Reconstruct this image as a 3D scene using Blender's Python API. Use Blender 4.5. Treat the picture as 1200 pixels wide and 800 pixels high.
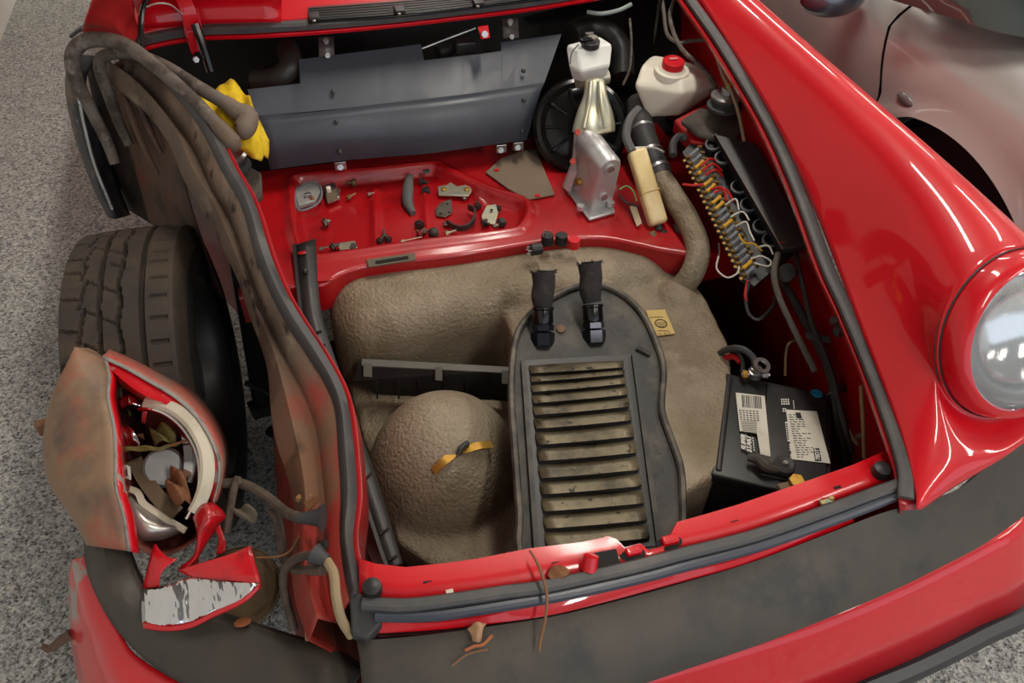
import bpy, bmesh, math, random
import numpy as np
from mathutils import Vector, Matrix
random.seed(7)
for o in list(bpy.data.objects): bpy.data.objects.remove(o)
scene = bpy.context.scene
COL = scene.collection

# ------------------------------------------------------------------ camera
CAM = np.array([-.358, -1.253, 1.522]); YAW, PIT, ROL = np.radians([16.98, 44.13, 1.895]); FPX = 950.0
_fw = np.array([math.sin(YAW)*math.cos(PIT), math.cos(YAW)*math.cos(PIT), -math.sin(PIT)])
_r = np.cross(_fw, [0, 0, 1]); _r /= np.linalg.norm(_r); _u = np.cross(_r, _fw)
_r, _u = _r*math.cos(ROL)+_u*math.sin(ROL), _u*math.cos(ROL)-_r*math.sin(ROL)
cam_d = bpy.data.cameras.new('camera'); cam = bpy.data.objects.new('camera', cam_d); COL.objects.link(cam)
cam_d.sensor_width = 36; cam_d.lens = FPX/1200*36; cam_d.clip_start = .02; cam_d.clip_end = 200
m = Matrix.Identity(4)
for i in range(3):
    m[i][0] = _r[i]; m[i][1] = _u[i]; m[i][2] = -_fw[i]; m[i][3] = CAM[i]
cam.matrix_world = m
scene.camera = cam

# ------------------------------------------------------------------ world, exposure
w = bpy.data.worlds.new('World'); scene.world = w; w.use_nodes = True
bg = w.node_tree.nodes['Background']; bg.inputs[0].default_value = (.80, .89, 1.0, 1); bg.inputs[1].default_value = 2.0
scene.view_settings.view_transform = 'Standard'; scene.view_settings.look = 'None'
scene.view_settings.gamma = 1; scene.view_settings.use_curve_mapping = False
scene.view_settings.exposure = -0.4

# ------------------------------------------------------------------ helpers
def ray(x, y): return _fw+(x-600)/FPX*_r-(y-400)/FPX*_u
def P(x, y, z): d = ray(x, y); return CAM+d*((z-CAM[2])/d[2])
def PX(x, y, X): d = ray(x, y); return CAM+d*((X-CAM[0])/d[0])
def PYY(x, y, Y): d = ray(x, y); return CAM+d*((Y-CAM[1])/d[1])
def plane(a, b, c):
    a, b, c = map(np.array, (a, b, c)); n = np.cross(b-a, c-a); n = n/np.linalg.norm(n)
    if n @ (CAM-a) < 0: n = -n
    def f(x, y, h=0):
        d = ray(x, y); return CAM+d*(((a-CAM) @ n+h)/(d @ n))
    f.n = n
    return f
def A(p): return np.array(p, float)
def unit(v): v = A(v); return v/max(1e-9, np.linalg.norm(v))
def cat(pts, n=None, closed=False):
    """Catmull-Rom through pts (any dim), n samples per segment"""
    pts = [A(p) for p in pts]; n = n or 6; out = []; k = len(pts)
    if k < 3 and not closed:
        return [pts[0]+(pts[-1]-pts[0])*i/n for i in range(n+1)]
    segs = k if closed else k-1
    g = (lambda i: pts[i % k]) if closed else (lambda i: pts[i] if 0 <= i < k else (2*pts[0]-pts[1] if i < 0 else 2*pts[-1]-pts[-2]))
    for i in range(segs):
        p0, p1, p2, p3 = g(i-1), g(i), g(i+1), g(i+2)
        for j in range(n):
            t = j/n
            out.append(.5*(2*p1+(p2-p0)*t+(2*p0-5*p1+4*p2-p3)*t*t+(3*p1-p0-3*p2+p3)*t**3))
    if not closed: out.append(pts[-1])
    return out
def PP(lst): return [P(*q) for q in lst]
def frame(axis):
    a = unit(axis); h = A((0, 0, 1)) if abs(a[2]) < .9 else A((1, 0, 0))
    s = unit(np.cross(h, a)); return s, np.cross(a, s), a

class MB:
    def __init__(s): s.v = []; s.f = []; s.mi = []; s.m = 0
    def add(s, vs, fs):
        b = len(s.v); s.v += [tuple(map(float, q)) for q in vs]
        for f in fs: s.f.append(tuple(i+b for i in f)); s.mi.append(s.m)
        return s
    def box(s, c, size, R=None):
        c = A(c); h = A(size)/2; R = np.eye(3) if R is None else A(R)
        vs = [c+R @ (h*A((i, j, k))) for i in (-1, 1) for j in (-1, 1) for k in (-1, 1)]
        return s.add(vs, [(0, 1, 3, 2), (4, 6, 7, 5), (0, 4, 5, 1), (2, 3, 7, 6), (0, 2, 6, 4), (1, 5, 7, 3)])
    def rbox(s, c, size, r, R=None, n=6):
        c = A(c); h = A(size)/2; R = np.eye(3) if R is None else A(R); r = min(r, *(h*.999))
        vs = []; fs = []; idx = {}
        def vid(p):
            k = tuple(np.round(p, 6))
            if k not in idx:
                q = A(p)*h; inn = np.clip(q, -(h-r), h-r); d = q-inn; L = np.linalg.norm(d)
                q = inn+d/L*r if L > 1e-9 else q
                idx[k] = len(vs); vs.append(c+R @ q)
            return idx[k]
        # non uniform sampling concentrates points at the corners
        def par(ax):
            e = 1-r/h[ax]; t = [-1+(1-e)*i/n for i in range(n+1)]
            return t+[-x for x in reversed(t)]
        for ax in range(3):
            u, v_ = (ax+1) % 3, (ax+2) % 3; pu, pv = par(u), par(v_)
            for sg in (-1, 1):
                for i in range(len(pu)-1):
                    for j in range(len(pv)-1):
                        q = []
                        for a, b in ((i, j), (i+1, j), (i+1, j+1), (i, j+1)):
                            p = [0, 0, 0]; p[ax] = sg; p[u] = pu[a]; p[v_] = pv[b]; q.append(vid(p))
                        if len(set(q)) == 4: fs.append(tuple(q))
        return s.add(vs, fs)
    def lathe(s, prof, o, axis, n=24, cap0=True, cap1=True):
        sx, sy, a = frame(axis); o = A(o); vs = []; fs = []
        for r, h in prof:
            for k in range(n):
                t = 2*math.pi*k/n; vs.append(o+a*h+(sx*math.cos(t)+sy*math.sin(t))*r)
        for i in range(len(prof)-1):
            for k in range(n):
                fs.append((i*n+k, i*n+(k+1) % n, (i+1)*n+(k+1) % n, (i+1)*n+k))
        if cap0: fs.append(tuple(range(n)))
        if cap1: fs.append(tuple((len(prof)-1)*n+k for k in range(n)))
        return s.add(vs, fs)
    def cyl(s, p0, p1, r0, r1=None, n=14):
        p0, p1 = A(p0), A(p1); L = np.linalg.norm(p1-p0)
        return s.lathe([(r0, 0), (r0 if r1 is None else r1, L)], p0, p1-p0, n)
    def hexa(s, p0, p1, r): return s.cyl(p0, p1, r, n=6)
    def tube(s, pts, r, n=8, sub=6, smooth=True):
        ps = cat(pts, sub) if smooth and len(pts) > 2 else [A(p) for p in pts]
        m_ = len(ps); rs = [r]*m_ if np.isscalar(r) else list(np.interp(np.linspace(0, 1, m_), np.linspace(0, 1, len(r)), r))
        t0 = unit(ps[1]-ps[0]); sx, sy, _ = frame(t0); vs = []; fs = []
        for i, p in enumerate(ps):
            t = unit(ps[min(i+1, m_-1)]-ps[max(i-1, 0)])
            sx = unit(sx-t*(sx @ t)); sy = np.cross(t, sx)
            for k in range(n):
                a = 2*math.pi*k/n; vs.append(p+(sx*math.cos(a)+sy*math.sin(a))*rs[i])
        for i in range(m_-1):
            for k in range(n): fs.append((i*n+k, i*n+(k+1) % n, (i+1)*n+(k+1) % n, (i+1)*n+k))
        fs.append(tuple(range(n))); fs.append(tuple((m_-1)*n+k for k in range(n)))
        return s.add(vs, fs)
    def sweep(s, path, prof, up=(0, 0, 1), closed=True, caps=True):
        """profile (side, up) along path; up may be a vector or a list"""
        vs = []; fs = []; m_ = len(path); k = len(prof)
        for i, p in enumerate(path):
            p = A(p); t = unit(A(path[min(i+1, m_-1)])-A(path[max(i-1, 0)])); U = A(up if np.isscalar(up[0]) else up[i])
            sd = unit(np.cross(t, U)); uu = np.cross(sd, t)
            for a, b in prof: vs.append(p+sd*a+uu*b)
        for i in range(m_-1):
            for j in range(k if closed else k-1):
                fs.append((i*k+j, i*k+(j+1) % k, (i+1)*k+(j+1) % k, (i+1)*k+j))
        if closed and caps: fs.append(tuple(range(k))); fs.append(tuple((m_-1)*k+j for j in range(k)))
        return s.add(vs, fs)
    def loft(s, rows, wrap=False):
        k = len(rows[0]); vs = [q for r_ in rows for q in r_]; fs = []
        for i in range(len(rows)-1):
            for j in range(k if wrap else k-1):
                fs.append((i*k+j, i*k+(j+1) % k, (i+1)*k+(j+1) % k, (i+1)*k+j))
        return s.add(vs, fs)
    def grid(s, rows, nu=5, nv=5):
        """bicubic patch through a control net"""
        rr = [cat(r_, nv) for r_ in rows]
        cols = [cat([r_[j] for r_ in rr], nu) for j in range(len(rr[0]))]
        return s.loft([[c_[i] for c_ in cols] for i in range(len(cols[0]))])
    def prism(s, poly, off):
        k = len(poly); off = A(off); vs = [A(p) for p in poly]+[A(p)+off for p in poly]
        return s.add(vs, [tuple(range(k)), tuple(range(2*k-1, k-1, -1))]+[(i, (i+1) % k, k+(i+1) % k, k+i) for i in range(k)])
    def ellip(s, c, rad, n=16, R=None, top=1.0, bot=-1.0):
        c = A(c); rad = A(rad); R = np.eye(3) if R is None else A(R); vs = []; fs = []; m_ = n//2+1
        for i in range(m_):
            ph = math.asin(bot)+(math.asin(top)-math.asin(bot))*i/(m_-1)
            for k in range(n):
                t = 2*math.pi*k/n
                vs.append(c+R @ (rad*A((math.cos(ph)*math.cos(t), math.cos(ph)*math.sin(t), math.sin(ph)))))
        for i in range(m_-1):
            for k in range(n): fs.append((i*n+k, i*n+(k+1) % n, (i+1)*n+(k+1) % n, (i+1)*n+k))
        return s.add(vs, fs)

def wloc(o):
    L = A((0, 0, 0))
    while o is not None: L = L+A(o.location); o = o.parent
    return L
def obj(name, mb, mat, parent=None, smooth=True, angle=35, solid=None, bevel=None, subs=None, base=True):
    """one mesh object; vertices are given in world coordinates"""
    me = bpy.data.meshes.new(name)
    V = np.array(mb.v)
    if parent is not None: off = wloc(parent)
    elif base: off = A((V[:, 0].mean(), V[:, 1].mean(), V[:, 2].min()))
    else: off = A((0, 0, 0))
    me.from_pydata([tuple(q) for q in (V-off)], [], mb.f)
    mats = mat if isinstance(mat, (list, tuple)) else [mat]
    for x in mats: me.materials.append(x)
    for p, i in zip(me.polygons, mb.mi): p.material_index = min(i, len(mats)-1)
    bm = bmesh.new(); bm.from_mesh(me)
    bmesh.ops.remove_doubles(bm, verts=bm.verts, dist=1e-6)
    bmesh.ops.recalc_face_normals(bm, faces=bm.faces); bm.to_mesh(me); bm.free()
    if smooth:
        me.polygons.foreach_set('use_smooth', [True]*len(me.polygons)); me.set_sharp_from_angle(angle=math.radians(angle))
    o = bpy.data.objects.new(name, me); COL.objects.link(o)
    if parent is not None: o.parent = parent
    else: o.location = off
    if solid: md = o.modifiers.new('solid', 'SOLIDIFY'); md.thickness = solid; md.offset = 0
    if bevel: md = o.modifiers.new('bevel', 'BEVEL'); md.width = bevel; md.segments = 2; md.limit_method = 'ANGLE'
    if subs: md = o.modifiers.new('subs', 'SUBSURF'); md.levels = subs; md.render_levels = subs
    return o
def thing(name, label, cat_, loc=(0, 0, 0), group=None):
    o = bpy.data.objects.new(name, None); COL.objects.link(o); o.location = tuple(map(float, loc)); o.empty_display_size = .05
    o['label'] = label; o['category'] = cat_
    if group: o['group'] = group
    return o
def tag(o, label, cat_, group=None):
    o['label'] = label; o['category'] = cat_
    if group: o['group'] = group
    return o
def struct(o): o['kind'] = 'structure'; return o
def copy_tree(o, parent=None):
    c = o.copy(); COL.objects.link(c); c.parent = parent
    for ch in list(o.children): copy_tree(ch, c)
    return c
def text_mb(txt, org, xd, yd, size, lift=.0004, center=True, bold=0.0, shear=0.0):
    """flat lettering laid on a surface"""
    cu = bpy.data.curves.new('t', 'FONT'); cu.body = txt; cu.size = size; cu.offset = bold; cu.shear = shear; cu.resolution_u = 3
    if center: cu.align_x = 'CENTER'; cu.align_y = 'CENTER'
    o = bpy.data.objects.new('t', cu); COL.objects.link(o)
    dg = bpy.context.evaluated_depsgraph_get(); dg.update()
    me = bpy.data.meshes.new_from_object(o.evaluated_get(dg))
    xd, yd = unit(xd), unit(yd); n = unit(np.cross(xd, yd)); mb = MB()
    mb.add([A(org)+xd*v.co.x+yd*v.co.y+n*lift for v in me.vertices], [tuple(p.vertices) for p in me.polygons])
    bpy.data.objects.remove(o); bpy.data.curves.remove(cu); bpy.data.meshes.remove(me)
    return mb

# ------------------------------------------------------------------ materials
def srgb(r, g, b):
    f = lambda c: ((c/255+.055)/1.055)**2.4 if c > 10 else c/255/12.92
    return (f(r), f(g), f(b), 1)
def mat(name, col, rough=.5, metal=0, coat=0, bump=None, var=None, coatr=.05, spec=.5, trans=0, ior=1.45, rvar=None, stretch=None):
    """var = list of (colour, noise scale, low, high): layers mixed over the base by thresholded noise
       bump = (scale, strength, distance)"""
    M = bpy.data.materials.new(name); M.use_nodes = True; nt = M.node_tree; N = nt.nodes; L = nt.links
    b = N['Principled BSDF']; b.inputs['Base Color'].default_value = col; b.inputs['Roughness'].default_value = rough
    b.inputs['Metallic'].default_value = metal; b.inputs['Coat Weight'].default_value = coat; b.inputs['Coat Roughness'].default_value = coatr
    b.inputs['Specular IOR Level'].default_value = spec; b.inputs['Transmission Weight'].default_value = trans; b.inputs['IOR'].default_value = ior
    tc = N.new('ShaderNodeTexCoord'); vec = tc.outputs['Object']
    if stretch:
        mp = N.new('ShaderNodeMapping'); mp.inputs['Scale'].default_value = stretch; L.new(vec, mp.inputs[0]); vec = mp.outputs[0]
    prev = None
    for i, (c2, sc, lo, hi) in enumerate(var or []):
        nz = N.new('ShaderNodeTexNoise'); nz.inputs['Scale'].default_value = sc; nz.inputs['Detail'].default_value = 5; nz.inputs['Roughness'].default_value = .62
        mp = N.new('ShaderNodeMapping'); mp.inputs['Location'].default_value = (i*3.7+1, i*1.3, i*2.1); L.new(vec, mp.inputs[0]); L.new(mp.outputs[0], nz.inputs['Vector'])
        mr = N.new('ShaderNodeMapRange'); mr.inputs[1].default_value = lo; mr.inputs[2].default_value = hi; L.new(nz.outputs[0], mr.inputs[0])
        mx = N.new('ShaderNodeMix'); mx.data_type = 'RGBA'; L.new(mr.outputs[0], mx.inputs[0])
        if prev: L.new(prev, mx.inputs[6])
        else: mx.inputs[6].default_value = col
        mx.inputs[7].default_value = c2; prev = mx.outputs[2]
    if prev: L.new(prev, b.inputs['Base Color'])
    if rvar:
        sc, lo, hi = rvar; nz = N.new('ShaderNodeTexNoise'); nz.inputs['Scale'].default_value = sc; nz.inputs['Detail'].default_value = 4; L.new(vec, nz.inputs['Vector'])
        mr = N.new('ShaderNodeMapRange'); mr.inputs[1].default_value = .35; mr.inputs[2].default_value = .65; mr.inputs[3].default_value = lo; mr.inputs[4].default_value = hi
        L.new(nz.outputs[0], mr.inputs[0]); L.new(mr.outputs[0], b.inputs['Roughness'])
    if bump:
        sc, st, ds = bump; nz = N.new('ShaderNodeTexNoise'); nz.inputs['Scale'].default_value = sc; nz.inputs['Detail'].default_value = 3; L.new(vec, nz.inputs['Vector'])
        bp = N.new('ShaderNodeBump'); bp.inputs['Strength'].default_value = st; bp.inputs['Distance'].default_value = ds
        L.new(nz.outputs[0], bp.inputs['Height']); L.new(bp.outputs[0], b.inputs['Normal'])
    return M
S = srgb
RED = mat('red_paint', S(188, 3, 20), .38, 0, .7, coatr=.04, spec=.3, var=[(S(198, 6, 26), 3, .35, .7)])
REDI = mat('red_inner_paint', S(164, 8, 18), .38, 0, .5, coatr=.15, var=[(S(110, 8, 12), 6, .52, .75), (S(90, 30, 20), 22, .68, .8)])
REDD = mat('red_dusty', S(196, 10, 24), .4, 0, .6, coatr=.12, var=[(S(170, 60, 40), 18, .62, .8), (S(215, 190, 150), 70, .74, .78)])
RAILM = mat('undercoat_brown', S(100, 82, 68), .72, var=[(S(70, 54, 42), 7, .45, .65), (S(128, 112, 94), 16, .6, .75), (S(35, 26, 20), 24, .62, .72)], bump=(220, .5, .002))
def railmat():
    M = mat('rail_brown_to_red', S(100, 82, 68), .66, bump=(180, .45, .002)); nt = M.node_tree; N = nt.nodes; L = nt.links; b = N['Principled BSDF']
    tc = N.new('ShaderNodeTexCoord'); sp = N.new('ShaderNodeSeparateXYZ'); L.new(tc.outputs['Object'], sp.inputs[0])
    def nz(sc, lo, hi, off):
        n = N.new('ShaderNodeTexNoise'); n.inputs['Scale'].default_value = sc; n.inputs['Detail'].default_value = 6; mp = N.new('ShaderNodeMapping'); mp.inputs['Location'].default_value = (off, off, off)
        L.new(tc.outputs['Object'], mp.inputs[0]); L.new(mp.outputs[0], n.inputs['Vector']); r = N.new('ShaderNodeMapRange'); r.inputs[1].default_value = lo; r.inputs[2].default_value = hi; L.new(n.outputs[0], r.inputs[0]); return r.outputs[0]
    def mix(f, a, c):
        m_ = N.new('ShaderNodeMix'); m_.data_type = 'RGBA'; L.new(f, m_.inputs[0])
        for v, i in ((a, 6), (c, 7)):
            if isinstance(v, tuple): m_.inputs[i].default_value = v
            else: L.new(v, m_.inputs[i])
        return m_.outputs[2]
    brown = mix(nz(24, .6, .7, 4), mix(nz(16, .58, .74, 2), mix(nz(7, .45, .65, 1), S(104, 86, 72), S(74, 58, 46)), S(130, 114, 96)), S(36, 27, 21))
    red = mix(nz(13, .6, .7, 7), mix(nz(5, .40, .56, 6), S(146, 38, 30), S(110, 78, 58)), S(60, 42, 32))
    n = N.new('ShaderNodeTexNoise'); n.inputs['Scale'].default_value = 9; n.inputs['Detail'].default_value = 4; L.new(tc.outputs['Object'], n.inputs['Vector'])
    ma = N.new('ShaderNodeMath'); ma.operation = 'MULTIPLY_ADD'; ma.inputs[1].default_value = .35; L.new(n.outputs[0], ma.inputs[0]); L.new(sp.outputs[1], ma.inputs[2])
    r = N.new('ShaderNodeMapRange'); r.inputs[1].default_value = -.44; r.inputs[2].default_value = -.56; L.new(ma.outputs[0], r.inputs[0])
    L.new(mix(r.outputs[0], brown, red), b.inputs['Base Color']); return M
RAILB = railmat()
RAILR = mat('rail_red_dirty', S(150, 40, 30), .6, var=[(S(108, 78, 58), 5, .42, .6), (S(60, 42, 32), 13, .6, .72)], bump=(160, .3, .002))
DIRTD = mat('dark_grime', S(42, 33, 27), .85, var=[(S(24, 18, 15), 8, .4, .6), (S(74, 58, 44), 20, .58, .72)], bump=(120, .5, .003))
SKIND = mat('scuffed_red_skin', S(132, 104, 80), .6, var=[(S(158, 62, 50), 6, .50, .64), (S(96, 80, 68), 9, .52, .7), (S(200, 190, 175), 40, .73, .78)], bump=(40, .25, .004))
RUB = mat('black_rubber', S(52, 51, 52), .58, var=[(S(72, 70, 68), 5, .45, .7)], bump=(260, .15, .001))
SEAL = mat('grey_rubber_seal', S(64, 63, 64), .5, var=[(S(86, 82, 78), 12, .5, .75)], bump=(200, .15, .001))
BUMP = mat('bumper_rubber', S(58, 53, 48), .55, var=[(S(76, 68, 58), 4, .42, .7), (S(46, 44, 43), 9, .55, .7), (S(120, 110, 95), 90, .75, .8)], bump=(180, .15, .001))
BLKP = mat('black_plastic', S(34, 33, 33), .42, bump=(300, .1, .001), var=[(S(48, 45, 42), 14, .5, .75)])
BLKG = mat('black_gloss', S(14, 14, 15), .2)
SHLD = mat('heat_shield_sheen', S(62, 66, 74), .36, rvar=(8, .36, .5), var=[(S(74, 78, 86), 5, .45, .7), (S(110, 105, 98), 60, .76, .8)])  # black sheet, its colour lifted blue-grey to stand for reflected light
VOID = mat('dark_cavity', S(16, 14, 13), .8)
TANK = mat('tank_undercoat', S(142, 129, 109), .55, var=[(S(120, 106, 84), 5, .42, .62), (S(152, 140, 120), 9, .55, .72)], bump=(150, .8, .0055))
COOL = mat('cooler_black', S(38, 37, 35), .5, .2, var=[(S(66, 61, 52), 10, .5, .64), (S(22, 21, 20), 40, .58, .7)], bump=(90, .3, .002))
COOLD = mat('cooler_louver', S(112, 103, 82), .42, .45, var=[(S(70, 64, 52), 14, .45, .62), (S(28, 26, 23), 60, .60, .68)], bump=(120, .35, .002))
ALU = mat('cast_aluminium', S(196, 196, 196), .38, .6, bump=(320, .25, .001), var=[(S(150, 148, 145), 14, .5, .7)])
ALUG = mat('cadmium_plate', S(196, 188, 150), .4, .7, var=[(S(170, 172, 160), 9, .45, .6)])
ZINC = mat('zinc_steel', S(176, 176, 174), .32, .9, var=[(S(120, 112, 100), 40, .55, .7)])
GOLD = mat('gold_cadmium', S(176, 136, 60), .45, .8, var=[(S(150, 100, 40), 60, .55, .7)])
CHROME = mat('chrome', S(215, 215, 215), .08, 1)
WHT = mat('white_plastic', S(222, 214, 198), .4, 0, .2)
WHTF = mat('reservoir_plastic', S(205, 206, 200), .35)
AMB = mat('aged_plastic', S(206, 178, 118), .4, var=[(S(222, 200, 150), 12, .4, .65)])
REDP = mat('red_cap_plastic', S(200, 22, 34), .35)
YELC = mat('yellow_cloth', S(212, 178, 24), .85, var=[(S(160, 126, 20), 18, .5, .7), (S(226, 200, 70), 30, .55, .7)], bump=(400, .4, .002))
TIRE = mat('tyre_rubber', S(54, 46, 38), .7, var=[(S(72, 60, 47), 9, .45, .7), (S(44, 40, 37), 30, .5, .7)], bump=(150, .3, .001))
LOOM = mat('dirty_loom', S(96, 86, 78), .75, var=[(S(64, 54, 46), 20, .45, .6), (S(122, 112, 104), 40, .55, .7)], bump=(200, .3, .002))
BRAID = mat('hose_braid', S(36, 33, 33), .8, bump=(420, 1, .003), var=[(S(60, 50, 45), 60, .5, .7)])
FITT = mat('oily_fitting', S(44, 46, 54), .22, .7)
CREAM = mat('cream_plastic', S(196, 186, 166), .45, var=[(S(170, 160, 140), 12, .5, .7)])
LABEL = mat('paper_label', S(208, 204, 190), .5, var=[(S(180, 174, 158), 14, .5, .75)])
INK = mat('ink_black', S(26, 25, 25), .6)
INKW = mat('ink_white', S(206, 204, 196), .6)
STKB = mat('blue_sticker', S(20, 130, 170), .45)
STKY = mat('yellow_sticker', S(200, 172, 104), .5)
LEAF = mat('dry_leaf', S(118, 76, 46), .75, var=[(S(104, 62, 34), 40, .45, .65)])
LEAFG = mat('green_leaf', S(98, 88, 40), .7, var=[(S(70, 64, 34), 30, .45, .65)])
TWIG = mat('twig_bark', S(120, 84, 58), .8)
FELT = mat('felt_pad', S(120, 104, 88), .95, bump=(300, .5, .002))
BARE = mat('bright_folded_metal', S(214, 214, 216), .1, 1, bump=(14, .6, .03), stretch=(2.2, .7, 1))
GREYP = mat('grey_car_paint', S(168, 168, 164), .32, .15, .8, coatr=.03)
GLASSD = mat('car_window_glass', S(52, 60, 58), .03, 0, 1)
RIMM = mat('wheel_alloy', S(90, 88, 86), .4, .8)
REDW = mat('red_wire', S(178, 20, 24), .45)
YELW = mat('yellow_wire', S(190, 140, 20), .45)
WHTW = mat('white_wire', S(190, 186, 176), .45)
BRNW = mat('brown_wire', S(112, 92, 66), .55)
FUSEG = mat('fuse_grey', S(110, 112, 116), .45)
FUSEY = mat('fuse_yellow', S(196, 146, 20), .4)
MESHM = mat('braided_sleeve', S(104, 100, 92), .55, .3, bump=(700, 1, .003))
TAPE = mat('grey_ceiling', S(150, 148, 144), .8)
REDT = mat('torn_red_worn', S(190, 6, 22), .35, 0, .6, var=[(S(140, 128, 122), 22, .62, .66), (S(110, 20, 20), 12, .56, .68)], bump=(30, .25, .006))
SCREW = mat('dull_brass', S(126, 98, 52), .5, .7)

# ------------------------------------------------------------------ room
def floor_mat():
    M = bpy.data.materials.new('epoxy_flake_floor'); M.use_nodes = True; nt = M.node_tree; N = nt.nodes; L = nt.links; b = N['Principled BSDF']
    tc = N.new('ShaderNodeTexCoord'); prev = None
    for sc, stops in ((150, [(0, S(52, 52, 54)), (.16, S(94, 92, 92)), (.30, S(152, 152, 148)), (.60, S(182, 181, 176)), (.86, S(204, 200, 188))]), (260, [(0, S(60, 60, 62)), (.24, S(144, 144, 140)), (.58, S(184, 183, 178)), (.86, S(214, 213, 208))])):
        v = N.new('ShaderNodeTexVoronoi'); v.inputs['Scale'].default_value = sc; L.new(tc.outputs['Object'], v.inputs['Vector'])
        sp = N.new('ShaderNodeSeparateColor'); L.new(v.outputs['Color'], sp.inputs[0])
        r = N.new('ShaderNodeValToRGB'); r.color_ramp.interpolation = 'CONSTANT'
        for i, (p, c) in enumerate(stops):
            e = r.color_ramp.elements[i] if i < 2 else r.color_ramp.elements.new(p)
            e.position = p; e.color = c
        L.new(sp.outputs[0], r.inputs[0])
        if prev is None: prev = r.outputs[0]
        else:
            mx = N.new('ShaderNodeMix'); mx.data_type = 'RGBA'; mx.inputs[0].default_value = .5; L.new(prev, mx.inputs[6]); L.new(r.outputs[0], mx.inputs[7]); prev = mx.outputs[2]
    L.new(prev, b.inputs['Base Color']); b.inputs['Roughness'].default_value = .5
    return M
FLOORM = floor_mat()
WALLM = mat('wall_white', S(214, 212, 206), .8, bump=(60, .1, .002))
struct(obj('floor', MB().box((2, 1, -.02), (9, 12, .04)), FLOORM, smooth=False))
struct(obj('wall_left', MB().box((-1.58, 1.0, 1.5), (.12, 12, 3)), WALLM, smooth=False))
struct(obj('wall_back', MB().box((2, 6.95, 1.5), (9, .1, 3)), WALLM, smooth=False))
struct(obj('wall_right', MB().box((6.45, 1, 1.5), (.1, 12, 3)), WALLM, smooth=False))
struct(obj('baseboard_left', MB().box((-1.51, 1.0, .06), (.02, 12, .12)), mat('baseboard_white', S(226, 224, 218), .5), smooth=False))
struct(obj('ceiling', MB().box((2, 1, 3.05), (9, 12, .1)), TAPE, smooth=False))
TUBEM = bpy.data.materials.new('lamp_tube'); TUBEM.use_nodes = True
_b = TUBEM.node_tree.nodes['Principled BSDF']; _b.inputs['Emission Color'].default_value = (1, .93, .82, 1); _b.inputs['Emission Strength'].default_value = 14
def ceiling_lamp(x, y, label):
    t = thing('ceiling_lamp', label, 'lamp', (x, y, 2.9), 'tube lamps on the ceiling')
    obj('housing', MB().box((x, y, 2.97), (.16, 1.3, .06)), WHT, t, smooth=False)
    for s in (-.04, .04): obj('tube', MB().cyl((x+s, y-.6, 2.92), (x+s, y+.6, 2.92), .018), TUBEM, t)
    d = bpy.data.lights.new('lamp_light', 'AREA'); d.shape = 'RECTANGLE'; d.size = .16; d.size_y = 1.25; d.energy = 36; d.color = (1, .94, .85)
    o = bpy.data.objects.new('lamp_light', d); COL.objects.link(o); o.parent = t; o.location = (0, 0, -.02)
for x, y in ((.5, .5), (2.4, .5), (4.3, .5), (.5, 3.2), (2.4, 3.2), (4.3, 3.2), (.5, -2.4), (2.4, -2.4), (4.3, -2.4)):
    ceiling_lamp(x, y, 'twin tube lamp on the white ceiling above the cars')

# ------------------------------------------------------------------ red car: body
car = thing('sports_car', 'red sports car with open front trunk and crushed front corner', 'car', (0, .3, 0))

# hood gap edge of the intact fender
EDGE = [(800, -28, .845), (817, 0, .83), (850, 47, .81), (883, 100, .785), (913, 153, .76), (943, 220, .725), (977, 313, .685), (1000, 363, .665), (1033, 443, .63), (1066, 540, .595), (1076, 597, .575)]
EDGEP = PP(EDGE)
HC = A((.594, -.656, .737)); HA, HE = math.radians(.9), math.radians(28.3)
HN = A((math.sin(HA)*math.cos(HE), -math.cos(HA)*math.cos(HE), math.sin(HE)))
HX = unit(np.cross(HN, (0, 0, 1)))*-1; HX = HX if HX[0] > 0 else -HX; HY = unit(np.cross(HN, HX)); HY = HY if HY[2] > 0 else -HY
def ringp(th, r, h): t = math.radians(th); return HC+HN*h+(-HX*math.sin(t)+HY*math.cos(t))*r     # th 0 top, 90 inner, 180 bottom
rear_in = EDGEP[1]+unit(EDGEP[1]-EDGEP[3])*.42; rear_in[2] = .868
ctl = {}
def E_(i): return EDGEP[i]
ctl[0] = [(.595, -.44, .858), (.605, -.05, .866), (.625, .80, .878)]
ctl[20] = [(.555, -.42, .846), (.575, -.02, .852), rear_in+A((.02, 0, .006))]
ctl[45] = [(.53, -.47, .81), (.545, -.18, .815), E_(3)]
ctl[70] = [(.50, -.53, .765), (.505, -.38, .752), E_(5)]
ctl[95] = [(.475, -.60, .712), (.465, -.53, .69), E_(7)]
ctl[120] = [(.468, -.675, .662), (.445, -.665, .638), E_(9)*.6+E_(8)*.4]
ctl[137] = [(.478, -.712, .636), (.434, -.722, .610), E_(10)*.62+E_(9)*.38]
ctl[166] = [(.545, -.745, .604), (.50, -.758, .584), P(1106, 578, .564)]
ctl[150] = [(.50, -.735, .618), (.445, -.755, .594), E_(10)]
ctl[180] = [(.585, -.745, .60), (.555, -.75, .58), P(1138, 555, .553)]
ctl[210] = [(.665, -.722, .615), (.672, -.705, .58), P(1200, 497, .545)]
ctl[240] = [(.725, -.66, .65), (.745, -.64, .60), (.76, -.60, .53)]
ctl[270] = [(.725, -.57, .71), (.765, -.46, .66), (.79, -.42, .54)]
ctl[300] = [(.705, -.50, .77), (.745, -.2, .71), (.80, .0, .60)]
ctl[330] = [(.648, -.46, .828), (.680, -.08, .812), (.78, .45, .55)]
ctl[345] = [(.622, -.45, .850), (.645, -.05, .850), (.70, .80, .81)]
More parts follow.
